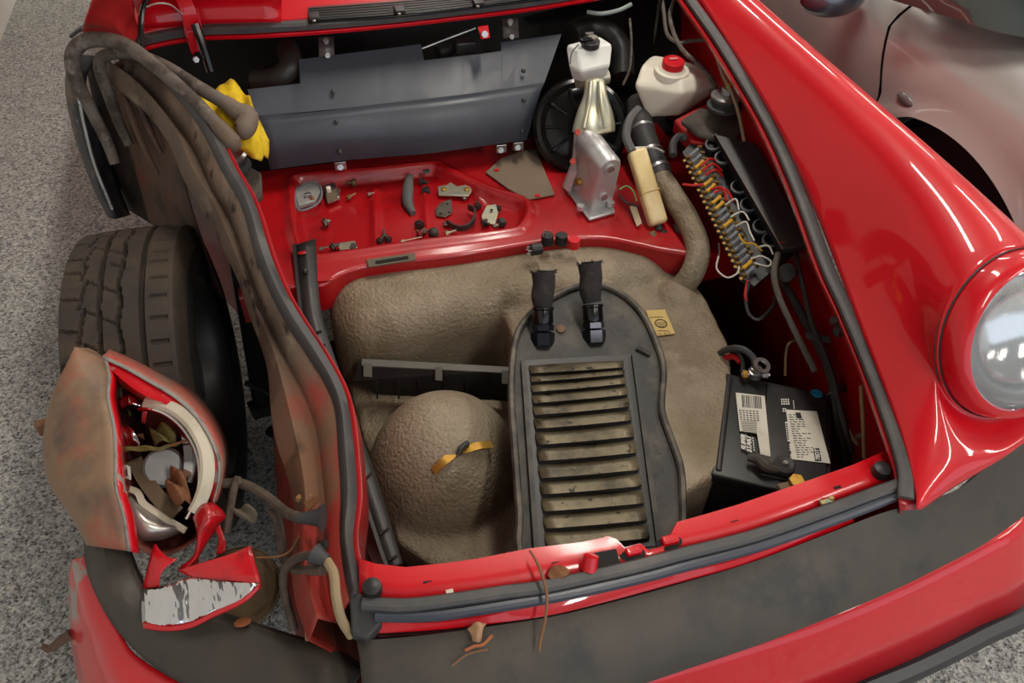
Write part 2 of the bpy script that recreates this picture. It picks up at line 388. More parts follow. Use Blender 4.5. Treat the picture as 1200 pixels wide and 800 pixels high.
# extra boundary stations along the hood gap keep that edge exact
ths = sorted(ctl)
rows = []
for th in ths:
    a, b, c = [A(q) for q in ctl[th]]
    rows.append([ringp(th, .128, -.028), ringp(th, .131, -.05)*.75+.25*a, a, b, c])
def closed_cat_rows(rows, nu, nv):
    k = len(rows); ln = [cat(r_, nv) for r_ in rows]
    cols = [cat([l[j] for l in ln], nu, closed=True) for j in range(len(ln[0]))]
    return cols
cols = closed_cat_rows(rows, 6, 6)
nr = len(cols); Gd = np.array([[np.array(p) for p in c_] for c_ in cols]); # ring index x around
ex = np.array(cat(EDGEP, 12))
for it in range(60):
    S_ = .25*(Gd[2:, :]+Gd[:-2, :]+np.roll(Gd, 1, 1)[1:-1]+np.roll(Gd, -1, 1)[1:-1]); Gd[2:-1] = Gd[2:-1]*.5+S_[1:]*.5
    # the edge along the hood gap stays on its curve
mbf = MB(); mbf.loft([list(r_) for r_ in Gd], wrap=True)
fender = obj('fender', mbf, RED, car, angle=60, solid=.0015)

# headlight
hl = obj('headlight', MB().lathe([(.127, -.034), (.1255, -.015), (.121, .000), (.113, .008), (.1075, .009), (.1055, .004), (.1055, -.03)], HC, HN, 64, False, False), RED, car, angle=60)
obj('headlight_gasket', MB().lathe([(.1285, -.036), (.1280, -.024), (.1255, -.03)], HC, HN, 48, False, False), RUB, hl)
obj('reflector', MB().lathe([(.103, -.005), (.095, -.04), (.06, -.075), (.02, -.085)], HC, HN, 48, False, True), CHROME, hl)
mbl = MB(); rows_ = []
for i in range(0, 29):
    r = .105*i/28; row = []
    for k in range(96):
        t = 2*math.pi*k/96; x = r*math.cos(t)
        h = .024*(1-(r/.105)**2)**.8 - .002 if r < .105 else -.002
        if r < .086: h += .0011*math.sin(x*2*math.pi/.0085)
        row.append(HC+HN*h+HX*x+HY*(r*math.sin(t)))
    rows_.append(row)
mbl.loft(rows_, wrap=True)
LENS = mat('lens_glass', (.92, .95, .97, 1), .06, trans=.82, ior=1.35, bump=(900, .25, .001))
obj('lens', mbl, LENS, hl, angle=80)
obj('lens_ring', MB().lathe([(.1065, -.004), (.1065, .003), (.104, .004), (.102, .0), (.102, -.006)], HC, HN, 64, False, False), CHROME, hl)

# seal on the intact side
def strip_profile(w_, h_): return [(-w_/2, 0), (-w_/2, h_*.7), (-w_*.3, h_), (w_*.3, h_), (w_/2, h_*.7), (w_/2, 0)]
SR = cat(PP([(x-9, y+1, z-.008) for x, y, z in EDGE[:-1]]+[(1060, 585, .572)]), 5)
obj('hood_seal', MB().sweep(SR, strip_profile(.022, .010)), SEAL, car)
# inner side wall under that seal
def wall_rows(edge, dz):
    rr = []
    for q in edge:
        q = A(q); rr.append(q)
    return rr
lip = cat(PP([(x-21, y+1, z-.012) for x, y, z in EDGE]), 4)
lip0 = cat(PP([(x-4, y, z-.010) for x, y, z in EDGE]), 4)
mbw = MB()
mbw.loft([lip0, lip, [q+A((.002, 0, -.008)) for q in lip], [q+A((.045, 0, -.02)) for q in lip], [A((q[0]+.072, q[1], min(.60, q[2]-.08))) for q in lip], [A((q[0]+.060, q[1], .2)) for q in lip]])
obj('inner_wall', mbw, REDI, car, solid=.0015)

# ------------------------------------------------------------------ slam panel and front seal
IN = [(421, 655), (440, 661), (475, 665), (525, 660), (560, 655), (620, 643), (680, 636), (700, 632), (712, 629), (722, 632), (732, 642), (750, 637), (760, 645), (775, 641), (785, 630), (794, 612), (830, 602), (867, 591), (940, 566), (1000, 545), (1042, 527)]
OUT = [(421, 700), (440, 702), (480, 704), (525, 699), (560, 695), (635, 684), (680, 674), (700, 669), (712, 667), (722, 664), (732, 662), (750, 657), (760, 655), (775, 651), (785, 648), (797, 645), (830, 638), (883, 623), (967, 593), (1015, 575), (1056, 558)]
mbs = MB(); r0 = []; r1 = []; r2 = []; r3 = []; r4 = []
for (a, b) in zip(IN, OUT):
    pi = P(*a, .562); po = P(*b, .555); r0.append(pi+A((0, .002, -.06))); r1.append(pi+A((0, .003, -.006))); r2.append(pi); r3.append((pi+po)/2+A((0, 0, .002))); r4.append(po)
mbs.loft([r0, r1, r2, r3, r4])
slam = obj('front_slam_panel', mbs, REDD, car, solid=.002, angle=50)
# latch opening, safety catch pockets, slots
pl = plane(P(640, 660, .562), P(720, 650, .560), P(690, 690, .555))
mb = MB(); mb.prism([pl(684, 650, .002), pl(722, 643, .002), pl(727, 661, .002), pl(688, 668, .002)], pl.n*.0008)
obj('latch_opening', mb, VOID, slam, smooth=False)
mb = MB(); mb.cyl(pl(690, 668, .002), pl(693, 651, .016), .011, .010); obj('latch_catch', mb, RED, slam)
mb = MB(); mb.rbox(P(742, 646, .563), (.022, .012, .012), .003); obj('catch_tab', mb, RED, slam)
mb = MB(); mb.rbox(P(785, 633, .564), (.024, .013, .012), .003); obj('catch_tab', mb, RED, slam)
for c_ in ((742, 648), (784, 636)):
    mb = MB(); mb.ellip(P(*c_, .5605), (.020, .011, .002), 14); obj('catch_pocket', mb, VOID, slam)
for (x, y) in ((501, 681), (651, 658), (860, 610), (981, 571)):
    mb = MB(); c_ = P(x, y, .5605); d_ = unit(P(x+10, y-3, .56)-P(x, y, .56)); sx = d_; R_ = np.stack([sx, np.cross((0, 0, 1), sx), A((0, 0, 1))], 1)
    mb.box(c_, (.012, .004, .002), R_); obj('slot', mb, VOID, slam, smooth=False)
for i, (x, y) in enumerate(((437, 690), (1030, 552))):
    b0 = P(x, y+3, .558)
    o = obj('rubber_buffer', MB().lathe([(.0125, 0), (.0135, .006), (.012, .016), (.006, .0185)], b0, (0, -.05, 1), 20), BLKP, car)
# clip remains stuck on the panel
def clip(x, y):
    b0 = P(x, y, .563); mb = MB(); mb.rbox(b0, (.02, .008, .006), .002); mb.ellip(b0+A((.009, .002, .002)), (.005, .004, .004), 8); return mb
obj('broken_clip', clip(968, 588), mat('corroded_clip', S(150, 140, 90), .5, .5, var=[(S(90, 120, 140), 80, .5, .6)]), slam)
obj('broken_clip', MB().rbox(P(527, 694, .558), (.010, .008, .004), .001), CREAM, slam)
# front seal: flat band and rounded lip
SF = [(425, 709, .556), (480, 711, .556), (550, 702, .556), (597, 695, .556), (635, 690, .556), (700, 676, .556), (760, 662, .556), (800, 651, .557), (883, 630, .558), (967, 601, .561), (1015, 583, .564), (1062, 566, .570)]
SFp = cat(PP(SF), 4)
fs = obj('front_hood_seal', MB().sweep(SFp, strip_profile(.018, .010)), SEAL, car)
SL = [(440, 722, .552), (500, 722, .552), (550, 716, .552), (635, 702, .552), (700, 689, .552), (760, 675, .552), (800, 664, .553), (883, 642, .554), (967, 613, .557), (1030, 589, .561), (1058, 577, .565)]
SLM = mat('seal_lip_blue_black', S(58, 62, 72), .33)
obj('seal_lip', MB().tube(PP(SL), .0075, 10, 5), SLM, fs)
# red valance under the seal
ra = [(430, 728, .540), (500, 730, .540), (560, 724, .540), (640, 707, .540), (700, 694, .540), (780, 675, .540), (860, 657, .541), (930, 633, .543), (1000, 608, .545)]
rb = [(430, 742, .528), (500, 738, .530), (560, 732, .530), (640, 721, .530), (700, 707, .530), (780, 686, .530), (860, 664, .532), (930, 640, .535), (1000, 615, .538)]
mb = MB(); ra_ = cat(PP(ra), 4); rb_ = cat(PP(rb), 4)
mb.loft([[q+A((0, .02, .006)) for q in ra_], ra_, rb_, [q+A((0, .02, -.05)) for q in rb_]])
obj('front_valance', mb, RED, car, solid=.0015)
# corner rubber block
obj('seal_corner', MB().prism([P(408, 690, .558), P(430, 697, .562), P(448, 728, .548), P(430, 748, .54), P(412, 742, .54)], (0, 0, -.02)), RUB, car, bevel=.003)

# ------------------------------------------------------------------ bumper
def PB(lst):
    """pixels in view, then the corner wraps back along the car side"""
    q = [P(*p) for p in lst if p[0] < 1250]; l_ = q[-1]
    return q+[l_+A((.085, .075, -.002)), l_+A((.14, .20, -.004)), l_+A((.155, .36, -.006))]
bump = obj('bumper', MB().loft([cat(PB(r_), 4) for r_ in (
    [(600, 806, .455), (700, 800, .455), (800, 777, .46), (890, 750, .46), (967, 721, .462), (1060, 682, .464), (1147, 637, .466), (1205, 598, .468), (1260, 556, .468), (1330, 490, .468)],
    [(560, 850, .44), (700, 822, .43), (800, 795, .43), (890, 768, .43), (967, 742, .43), (1060, 703, .43), (1147, 659, .43), (1205, 622, .43), (1265, 578, .43), (1340, 505, .43)],
    [(560, 880, .38), (700, 855, .37), (810, 830, .37), (900, 800, .37), (967, 778, .37), (1060, 739, .37), (1147, 698, .37), (1205, 664, .37), (1275, 615, .37), (1350, 540, .37)],
    [(560, 930, .30), (700, 905, .29), (820, 880, .29), (910, 850, .29), (985, 812, .29), (1070, 776, .29), (1147, 738, .29), (1205, 708, .29), (1280, 660, .29), (1360, 580, .29)])]), RED, car, solid=.003, angle=60)
# black rubber cover: rear edge, crown, front edge
TOP0 = [(418, 752, .528), (500, 745, .530), (580, 734, .530), (650, 723, .530), (720, 706, .530), (800, 684, .531), (880, 660, .533), (960, 630, .542), (1030, 603, .553), (1076, 590, .562), (1125, 572, .545), (1165, 538, .545), (1205, 500, .543), (1260, 440, .54), (1330, 350, .53)]
TOP1 = [(422, 772, .520), (500, 770, .522), (580, 762, .522), (650, 751, .522), (720, 735, .522), (800, 712, .522), (880, 688, .522), (960, 660, .524), (1030, 632, .530), (1083, 612, .532), (1130, 585, .522), (1170, 553, .522), (1212, 515, .522), (1270, 455, .522), (1340, 370, .52)]
TOP2 = [(425, 812, .495), (500, 812, .497), (585, 806, .497), (660, 795, .497), (730, 779, .497), (810, 757, .497), (890, 730, .497), (970, 699, .497), (1040, 670, .497), (1093, 644, .497), (1142, 613, .497), (1182, 582, .497), (1225, 546, .497), (1285, 485, .497), (1360, 400, .495)]
TOP3 = [(425, 845, .46), (500, 843, .46), (590, 838, .462), (665, 827, .462), (735, 806, .462), (815, 779, .465), (895, 752, .465), (972, 722, .466), (1045, 691, .467), (1098, 665, .468), (1148, 639, .468), (1190, 610, .468), (1235, 575, .468), (1295, 515, .468), (1370, 430, .466)]
mb = MB(); mb.loft([[q+A((0, .01, -.05)) for q in cat(PB(TOP0), 4)]]+[cat(PB(r_), 4) for r_ in (TOP0, TOP1, TOP2, TOP3)]+[[q+A((0, .012, -.006)) for q in cat(PB(TOP3), 4)]])
obj('bumper_cover', mb, BUMP, bump, solid=.003, angle=50)
RS = [(780, 902, .285), (900, 852, .285), (985, 811, .285), (1070, 776, .285), (1147, 738, .285), (1205, 706, .285), (1280, 655, .285), (1360, 575, .285)]
mb = MB(); mb.sweep(cat(PB(RS), 5), [(-.012, -.02), (-.014, 0), (-.010, .014), (.006, .018), (.02, .012), (.024, -.01), (.016, -.022)])
obj('rub_strip', mb, mat('rub_strip_black', S(24, 26, 32), .38), bump)

# ------------------------------------------------------------------ trunk tray (shelf behind the tank) as a pressed panel
TZ = .50
def pin(px, py, z=TZ): return P(px, py, z)[:2]
rim = np.array(cat([pin(*q) for q in ((342, 217), (354, 207), (436, 200), (507, 193), (521, 198), (572, 222), (612, 234), (620, 248), (612, 265), (595, 272), (480, 287), (371, 302), (351, 293), (342, 251))], 5, closed=True))
front = np.array(cat([pin(*q) for q in ((300, 345), (345, 335), (378, 333), (405, 318), (450, 308), (540, 298), (632, 283), (700, 278), (752, 287), (775, 292), (830, 300))], 5))
def sdf(p, poly):
    a = poly; b = np.roll(poly, -1, 0); e = b-a; w_ = p-a; t = np.clip((w_*e).sum(1)/(e*e).sum(1), 0, 1); d = np.linalg.norm(w_-e*t[:, None], axis=1).min()
    c = ((a[:, 1] > p[1]) != (b[:, 1] > p[1])) & (p[0] < (b[:, 0]-a[:, 0])*(p[1]-a[:, 1])/(b[:, 1]-a[:, 1]+1e-12)+a[:, 0])
    return -d if c.sum() % 2 else d
ridges = [np.array([pin(*a), pin(*b)]) for a, b in (((497, 205), (502, 278)), ((438, 215), (440, 285)), ((558, 220), (580, 270)))]
def tray_h(x, y):
    d = sdf(A((x, y)), rim); h = TZ
    h += .009*math.exp(-(d/.011)**2)
    s = min(1, max(0, (-d-.004)/.018)); s = s*s*(3-2*s); h -= .022*s
    for r_ in ridges:
        e = r_[1]-r_[0]; t = np.clip(((x-r_[0][0])*e[0]+(y-r_[0][1])*e[1])/(e @ e), 0, 1); dd = math.hypot(*(A((x, y))-r_[0]-e*t)); h += .008*s*math.exp(-(dd/.008)**2)
    dm = math.hypot((x+.155)/.11, (y-.215)/.07); h += .012*s*math.exp(-dm*dm)
    return h
xs = np.arange(-.52, .52, .006)
rowsT = []
for x in xs:
    yf = np.interp(x, front[:, 0], front[:, 1]); ys = np.linspace(yf, .43, 80)
    row = [A((x, yf+.004, TZ-.07)), A((x, yf, TZ-.008))]+[A((x, y, tray_h(x, y)-(.004 if i == 0 else 0))) for i, y in enumerate(ys)]
    rowsT.append(row)
tray = obj('trunk_shelf', MB().loft(rowsT), REDI, car, angle=60)
# handle slot plate on the shelf lip
pl = plane(P(430, 310, TZ+.001), P(490, 300, TZ+.001), P(440, 300, TZ+.001))
mb = MB(); mb.prism([pl(429, 305), pl(486, 297), pl(488, 305), pl(432, 314)], (0, 0, .003)); o = obj('slot_plate', mb, mat('grey_foam', S(96, 88, 72), .8), tray, bevel=.001)
mb = MB(); mb.prism([pl(440, 306, .004), pl(478, 300, .004), pl(479, 303, .004), pl(441, 309, .004)], (0, 0, .001)); obj('slot', mb, VOID, o, smooth=False)
mb = MB(); mb.prism([P(372, 331, .502), P(390, 329, .502), P(387, 319, .502), P(370, 321, .502)], (0, 0, .003)); obj('welded_patch', mb, REDI, tray, bevel=.001)
# felt pads lying on the shelf
pad = obj('felt_pad', MB().prism([P(569, 203, .503), P(587, 187, .503), P(612, 178, .503), P(628, 177, .503), P(650, 229, .503), P(618, 235, .503), P(595, 222, .503)], (0, 0, .004)), FELT, car, bevel=.001)
for q in ((582, 199), (630, 229)): obj('red_tab', MB().box(P(*q, .509), (.010, .008, .002)), REDP, pad, smooth=False)
# lower trunk floor and side walls
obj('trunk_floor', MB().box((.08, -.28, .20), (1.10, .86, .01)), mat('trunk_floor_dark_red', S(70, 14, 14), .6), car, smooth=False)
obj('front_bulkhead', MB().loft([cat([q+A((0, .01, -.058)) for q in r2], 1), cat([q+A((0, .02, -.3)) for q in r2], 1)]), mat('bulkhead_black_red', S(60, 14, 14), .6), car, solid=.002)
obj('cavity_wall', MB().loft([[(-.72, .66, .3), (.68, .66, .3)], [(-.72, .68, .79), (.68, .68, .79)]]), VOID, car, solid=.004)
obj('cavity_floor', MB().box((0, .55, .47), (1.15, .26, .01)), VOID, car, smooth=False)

# ------------------------------------------------------------------ cowl panel with seal, vents
CS = [(160, 52, .80), (200, 43, .80), (240, 38, .80), (300, 36, .80), (380, 31, .80), (460, 24, .80), (540, 15, .80), (620, 5, .80), (690, -6, .80), (745, -16, .80), (800, -28, .81)]
CSp = cat(PP(CS), 4)
mbc = MB(); mbc.loft([[q+A((0, -.015, -.010)) for q in CSp], [q+A((0, -.014, -.004)) for q in CSp], [q+A((0, .012, -.002)) for q in CSp], [q+A((0, .02, .012)) for q in CSp], [q+A((0, .13, .035)) for q in CSp], [q+A((0, .30, .06)) for q in CSp]])
cowl = obj('cowl_panel', mbc, RED, car, solid=.002, angle=40)
obj('cowl_seal', MB().sweep(CSp, strip_profile(.026, .014)), SEAL, car)
# vent grille: black frame with rows of bars, in bays
ga = PP([(362, 10, .818), (470, 2, .818), (560, -6, .818), (655, -17, .818)]); gb = PP([(362, 27, .814), (470, 19, .814), (560, 9, .814), (655, -3, .814)])
gA, gB = cat(ga, 16), cat(gb, 16)
vent = obj('cowl_vent', MB().loft([gA, gB]), BLKG, car, solid=.003)
for k in range(1, 6):
    t = k/6; path = [a*(1-t)+b*t+A((0, 0, .003)) for a, b in zip(gA, gB)]
    obj('grille_bar', MB().sweep(path, [(-.002, 0), (-.002, .003), (.002, .003), (.002, 0)]), BLKP, vent, smooth=False)
mbm = MB()
for i in range(4*48):
    t = i/(4*48); j = t*48; j0 = int(j); fr = j-j0
    a = gA[j0]*(1-fr)+gA[j0+1]*fr; b = gB[j0]*(1-fr)+gB[j0+1]*fr
    mbm.add([a+A((-.0008, 0, .005)), a+A((.0008, 0, .005)), b+A((.0008, 0, .005)), b+A((-.0008, 0, .005))], [(0, 1, 2, 3)])
o = obj('grille_mesh', mbm, BLKP, vent, smooth=False); o['kind'] = 'stuff'
for x, y in ((368, 19), (468, 11), (560, 2)):
    cl = obj('grille_clip', MB().rbox(P(x, y, .825), (.022, .032, .008), .002), BLKP, vent)
    obj('screw', MB().lathe([(.004, 0), (.004, .002), (.001, .003)], P(x, y+6, .8295), (0, 0, 1), 10), ZINC, cl)

# ------------------------------------------------------------------ left side: bent rail, wheel housing
# seal left edge, z
SLE = [(150, 62, .80), (190, 95, .79), (233, 147, .775), (260, 200, .755), (283, 240, .74), (300, 300, .70), (318, 345, .675), (335, 378, .655), (356, 410, .635), (380, 447, .612), (393, 480, .595), (397, 530, .58), (400, 580, .57), (399, 625, .56), (404, 670, .556), (411, 702, .553)]
SRE = [(160, 56, .80), (203, 90, .79), (246, 142, .775), (274, 195, .755), (297, 237, .74), (317, 300, .70), (335, 343, .675), (355, 377, .655), (378, 412, .635), (400, 452, .612), (409, 485, .595), (414, 530, .58), (417, 580, .57), (412, 630, .56), (418, 668, .556), (423, 697, .553)]
LLE = [(120, 90, .74), (160, 120, .735), (197, 165, .72), (217, 213, .70), (247, 263, .675), (277, 323, .635), (293, 370, .61), (307, 407, .59), (315, 440, .575), (318, 480, .56), (325, 520, .55), (338, 560, .54), (345, 600, .53), (342, 640, .52), (346, 700, .51), (362, 750, .50)]
a_, b_, c_ = cat(PP(SLE), 5), cat(PP(LLE), 5), cat(PP(SRE), 5)
mid1 = [x*.7+y*.3+A((-.006, 0, -.028)) for x, y in zip(a_, b_)]
mid2 = [x*.35+y*.65+A((-.004, 0, .022)) for x, y in zip(a_, b_)]
low = [q+A((.05, .0, -.10)) for q in b_]; low2 = [A((q[0]+.10, q[1], .22)) for q in b_]
nsp = 50
mbr = MB(); mbr.loft([[x[i] for x in (a_, mid1, mid2, b_, low, low2)] for i in range(0, len(a_))])
rail = obj('bent_inner_rail', mbr, RAILB, car, solid=.002, angle=60)
mb = MB(); mb.loft([a_, [(x+y)/2+A((0, 0, .008)) for x, y in zip(a_, c_)], c_, [q+A((0, 0, -.012)) for q in c_]])
obj('flattened_seal', mb, SEAL, car, solid=.003, angle=60)
mb = MB(); c2 = [q+A((.008, 0, -.005)) for q in c_]
mb.loft([[q+A((0, 0, -.004)) for q in c_], c2, [q+A((.004, 0, -.05)) for q in c2], [A((q[0]-.015, q[1], min(q[2]-.1, .45))) for q in c2], [A((q[0]-.02, q[1], .2)) for q in c2]])
obj('inner_wall', mb, REDI, car, solid=.0015, angle=50)
# wheel housing panel behind the wheel, ribbed
hp = [[(128, 78, .76), (150, 70, .785), (185, 100, .775), (215, 150, .74)],
      [(135, 105, .70), (160, 110, .72), (190, 140, .71), (212, 190, .69)],
      [(145, 150, .62), (168, 160, .65), (195, 195, .62), (222, 235, .60)],
      [(160, 205, .52), (180, 220, .53), (205, 250, .51), (240, 290, .50)],
      [(175, 260, .40), (195, 275, .40), (225, 310, .38), (262, 350, .38)]]
HOUS = mat('housing_brown', S(84, 62, 48), .75, var=[(S(104, 48, 38), 7, .54, .68), (S(44, 33, 27), 10, .5, .66)], bump=(90, .4, .003))
obj('wheel_housing', MB().grid([PP(r_) for r_ in hp], 5, 5), HOUS, car, solid=.003)
for pts in ([(140, 95, .735), (152, 130, .70), (170, 175, .645), (186, 205, .60)], [(155, 88, .765), (163, 115, .735), (175, 150, .695), (190, 180, .65)]):
    obj('housing_rib', MB().tube(PP(pts), [.003, .007, .007, .003], 8), HOUS, car)
# torn rear edge of the missing fender
te = [[(80, 70, .74), (92, 64, .76), (112, 66, .77)], [(77, 100, .70), (88, 100, .71), (100, 98, .70)], [(82, 135, .64), (95, 135, .65), (112, 132, .62)], [(95, 180, .56), (108, 182, .57), (125, 178, .53)], [(112, 225, .48), (122, 226, .49), (140, 222, .45)], [(128, 255, .42), (138, 256, .43), (152, 252, .40)]]
torn = obj('torn_fender_edge', MB().grid([PP(r_) for r_ in te], 4, 4), mat('torn_edge_black', S(50, 50, 54), .5, var=[(S(98, 84, 70), 14, .5, .62), (S(150, 146, 140), 40, .66, .72)], bump=(60, .5, .004)), car, solid=.004)
obj('torn_lip', MB().tube(PP([(84, 75, .752), (92, 110, .71), (100, 150, .64), (112, 195, .555), (132, 245, .455)]), .004, 6), ZINC, torn)
# liner remains between torn edge and housing
obj('fender_liner', MB().grid([PP(r_) for r_ in ([(100, 72, .73), (128, 78, .74)], [(108, 110, .66), (140, 118, .66)], [(122, 170, .55), (155, 185, .55)], [(150, 245, .40), (178, 262, .40)])], 5, 5), DIRTD, car, solid=.003)
# crumpled body corner at the windscreen pillar
cr = [[(100, 22, .88), (115, -10, .95), (150, -20, .95)], [(97, 38, .84), (125, 10, .90), (155, 5, .90)], [(110, 48, .81), (135, 30, .86), (160, 28, .84)], [(140, 58, .79), (152, 50, .82), (170, 52, .80)]]
obj('crumpled_pillar_corner', MB().grid([PP(r_) for r_ in cr], 4, 4), mat('pillar_dusty_red', S(178, 34, 34), .5, var=[(S(130, 84, 66), 10, .55, .7)], bump=(18, .6, .01)), car, solid=.003)
mb = MB(); mb.grid([PP(r_) for r_ in ([(150, -20, .93), (240, -28, .93), (330, -32, .93)], [(158, 8, .86), (240, 0, .86), (330, -2, .86)], [(170, 34, .815), (240, 28, .815), (330, 26, .815)])], 4, 4)
obj('scuttle_panel', mb, RED, car, solid=.002)
obj('pillar_trim', MB().sweep(cat(PP([(88, 42, .80), (105, 33, .82), (140, 40, .82), (172, 52, .81)]), 4), strip_profile(.03, .008)), RUB, car)

# unseen cabin behind the windscreen base and floor pan, added to block light
cab = [[(-.68, y, .16), (-.70, y, .45), (-.70, y, .78), (-.62, y, .90), (0, y, .93), (.62, y, .90), (.80, y, .78), (.82, y, .45), (.78, y, .16)] for y in (.80, 1.5, 2.9)]
obj('cabin_light_block', MB().loft(cab).add(cab[0], [tuple(range(9))]).add(cab[2], [tuple(range(9))]), RED, car, angle=40)
obj('pan_light_block', MB().box((0, 1.3, .17), (1.1, 1.5, .03)), VOID, car, smooth=False)
obj('beam_light_block', MB().box((-.05, -.70, .30), (.62, .06, .20)), VOID, car, smooth=False)  # unseen beam, added to keep light off the floor under the nose

# ------------------------------------------------------------------ fuel tank
tank = thing('fuel_tank', 'large grey-beige rough coated fuel tank filling the open trunk', 'fuel tank', (.0, -.25, .205))
mb = MB()
mb.rbox((.0, -.005, .345), (.72, .195, .26), .075, n=4)
mb.prism([(-.02, .085, .205), (.33, .085, .205), (.385, .0, .205), (.392, -.16, .205), (.375, -.30, .205), (.31, -.44, .205), (.235, -.56, .205), (.12, -.60, .205), (-.06, -.60, .205), (-.03, -.25, .205)], (0, 0, .232))
mb.prism([(-.355, .03, .205), (-.34, -.2, .205), (-.315, -.46, .205), (-.22, -.58, .205), (-.02, -.60, .205), (.05, .03, .205)], (0, 0, .075))
mb.ellip((-.2, -.332, .262), (.146, .146, .182), 32)
mb.ellip((.335, -.135, .425), (.045, .05, .035), 20)
o = obj('tank_shell', mb, TANK, tank)
md = o.modifiers.new('remesh', 'REMESH'); md.mode = 'VOXEL'; md.voxel_size = .0065; md.use_smooth_shade = True
md = o.modifiers.new('smooth', 'SMOOTH'); md.iterations = 14; md.factor = .5
tk = o
# sender unit, unions and strap clip
c0 = P(674, 318, .445)
sd = obj('sender_unit', MB().lathe([(.036, -.01), (.036, .004), (.030, .008), (.020, .010)], c0, (0, 0, 1), 28), TANK, tank)
obj('sender_nut', MB().lathe([(.019, .008), (.019, .022), (.012, .026)], c0, (0, 0, 1), 6), mat('dusty_plastic', S(128, 116, 98), .6), sd)
cl = obj('strap_clip', MB().sweep(cat(PP([(508, 552, .407), (520, 541, .418), (533, 531, .416), (548, 526, .420), (562, 522, .420), (577, 521, .412)]), 4), [(-.008, -.001), (-.008, .001), (.008, .001), (.008, -.001)]), GOLD, tank)
obj('clip_hook', MB().tube(PP([(537, 533, .420), (541, 524, .428), (548, 519, .424)]), .005, 8), RUB, cl)
st = plane(P(757, 366, .438), P(790, 390, .438), P(760, 390, .438))
lb = obj('sticker', MB().prism([st(757, 364, .002), st(779, 363, .002), st(791, 391, .002), st(767, 394, .002)], (0, 0, .001)), STKY, tank, smooth=False)
obj('sticker_print', MB().lathe([(.0105, 0), (.0125, 0), (.0125, .0006), (.0105, .0006), (.0105, 0)], st(774.5, 379, .0034), (0, 0, 1), 28, False, False), INK, lb, smooth=False)
mbp = MB()
for (x0, x1, y0) in ((761, 764.5, 371.5), (765.5, 777, 370.8), (770, 784, 387), (771, 775, 390.5), (778, 781, 390), (783, 786, 389.5), (769, 780, 377.5), (769.5, 780, 379.5), (772, 778, 381.5)):
    x_ = x0
    while x_ < x1:
        w_ = random.uniform(.7, 1.3); mbp.add([st(x_, y0, .0036), st(min(x1, x_+w_), y0, .0036), st(min(x1, x_+w_)+.4, y0+.9, .0036), st(x_+.4, y0+.9, .0036)], [(0, 1, 2, 3)]); x_ += w_+.4
o = obj('sticker_print', mbp, INK, lb, smooth=False); o['kind'] = 'stuff'
# filler neck and vent stub
nk = obj('filler_neck', MB().tube([P(772, 205, .555), P(790, 232, .54), P(808, 262, .525), P(818, 292, .505), P(812, 318, .475), P(798, 338, .435)], .0245, 20, 8), TANK, tank)
obj('vent_stub', MB().cyl(P(772, 305, .43), P(768, 292, .475), .010, .009), TANK, tank)

# black rubber filler sleeve with clamps
fh = thing('filler_hose', 'black rubber filler sleeve with grey clamps beneath the white bottle', 'hose', P(760, 175, .56))
hp_ = [P(748, 120, .62), P(752, 150, .60), P(762, 180, .575), P(774, 208, .552)]
obj('sleeve', MB().tube(hp_, .0275, 20, 6), RUB, fh)
for (a, b) in ((1.18, .0), (2.05, 0), (2.75, 0)):
    pts = cat(hp_, 10); i = int(a*10); c_, d_ = pts[i], unit(pts[i+1]-pts[i-1])
    obj('clamp', MB().lathe([(.0285, -.004), (.0295, -.003), (.0295, .003), (.0285, .004)], c_, d_, 28), ZINC, fh)

# ------------------------------------------------------------------ oil cooler lying on the tank
cp = plane(P(690, 335, .520), P(625, 640, .450), P(795, 600, .450))
cooler = thing('oil_cooler', 'black louvered oil cooler with two cut hoses lying on the tank', 'oil cooler', cp(690, 500, -.04))
outl = cat([(603, 405), (614, 378), (638, 355), (672, 338), (700, 334), (728, 345), (752, 368), (768, 400), (777, 432), (775, 468), (776, 486), (785, 512), (797, 548), (800, 590), (797, 622), (770, 645), (700, 652), (616, 655), (609, 600), (603, 520), (599, 460)], 4, closed=True)
body = obj('shroud', MB().prism([cp(*q, 0) for q in outl], cp.n*-.03), COOL, cooler, bevel=.002)
pth = [cp(*q, .002) for q in outl]; pth.append(pth[0])
obj('shroud_flange', MB().sweep(pth, [(-.006, -.006), (-.006, .004), (-.003, .007), (.003, .007), (.006, .004), (.006, -.006)], up=cp.n), mat('flange_worn', S(84, 78, 68), .5, .3, var=[(S(48, 45, 42), 18, .45, .6)]), cooler)
fr = obj('louver_frame', MB().prism([cp(*q, .001) for q in ((610, 424), (742, 416), (772, 642), (624, 650))], cp.n*.006), BLKP, cooler, bevel=.001)
obj('frame_rail', MB().sweep([cp(742, 417, .008), cp(772, 642, .008)], [(-.004, -.004), (-.004, .008), (.004, .008), (.004, -.004)], up=cp.n), COOL, cooler, smooth=False)
obj('frame_rail', MB().sweep([cp(613, 424, .008), cp(629, 648, .008)], [(-.004, -.004), (-.004, .006), (.004, .006), (.004, -.004)], up=cp.n), COOL, cooler, smooth=False)
yl = [425, 437, 447, 459, 472, 486, 502, 521, 540, 560, 579, 599, 619, 640]
yr = [419, 430, 438, 449, 462, 476, 492, 511, 530, 550, 569, 589, 609, 630]
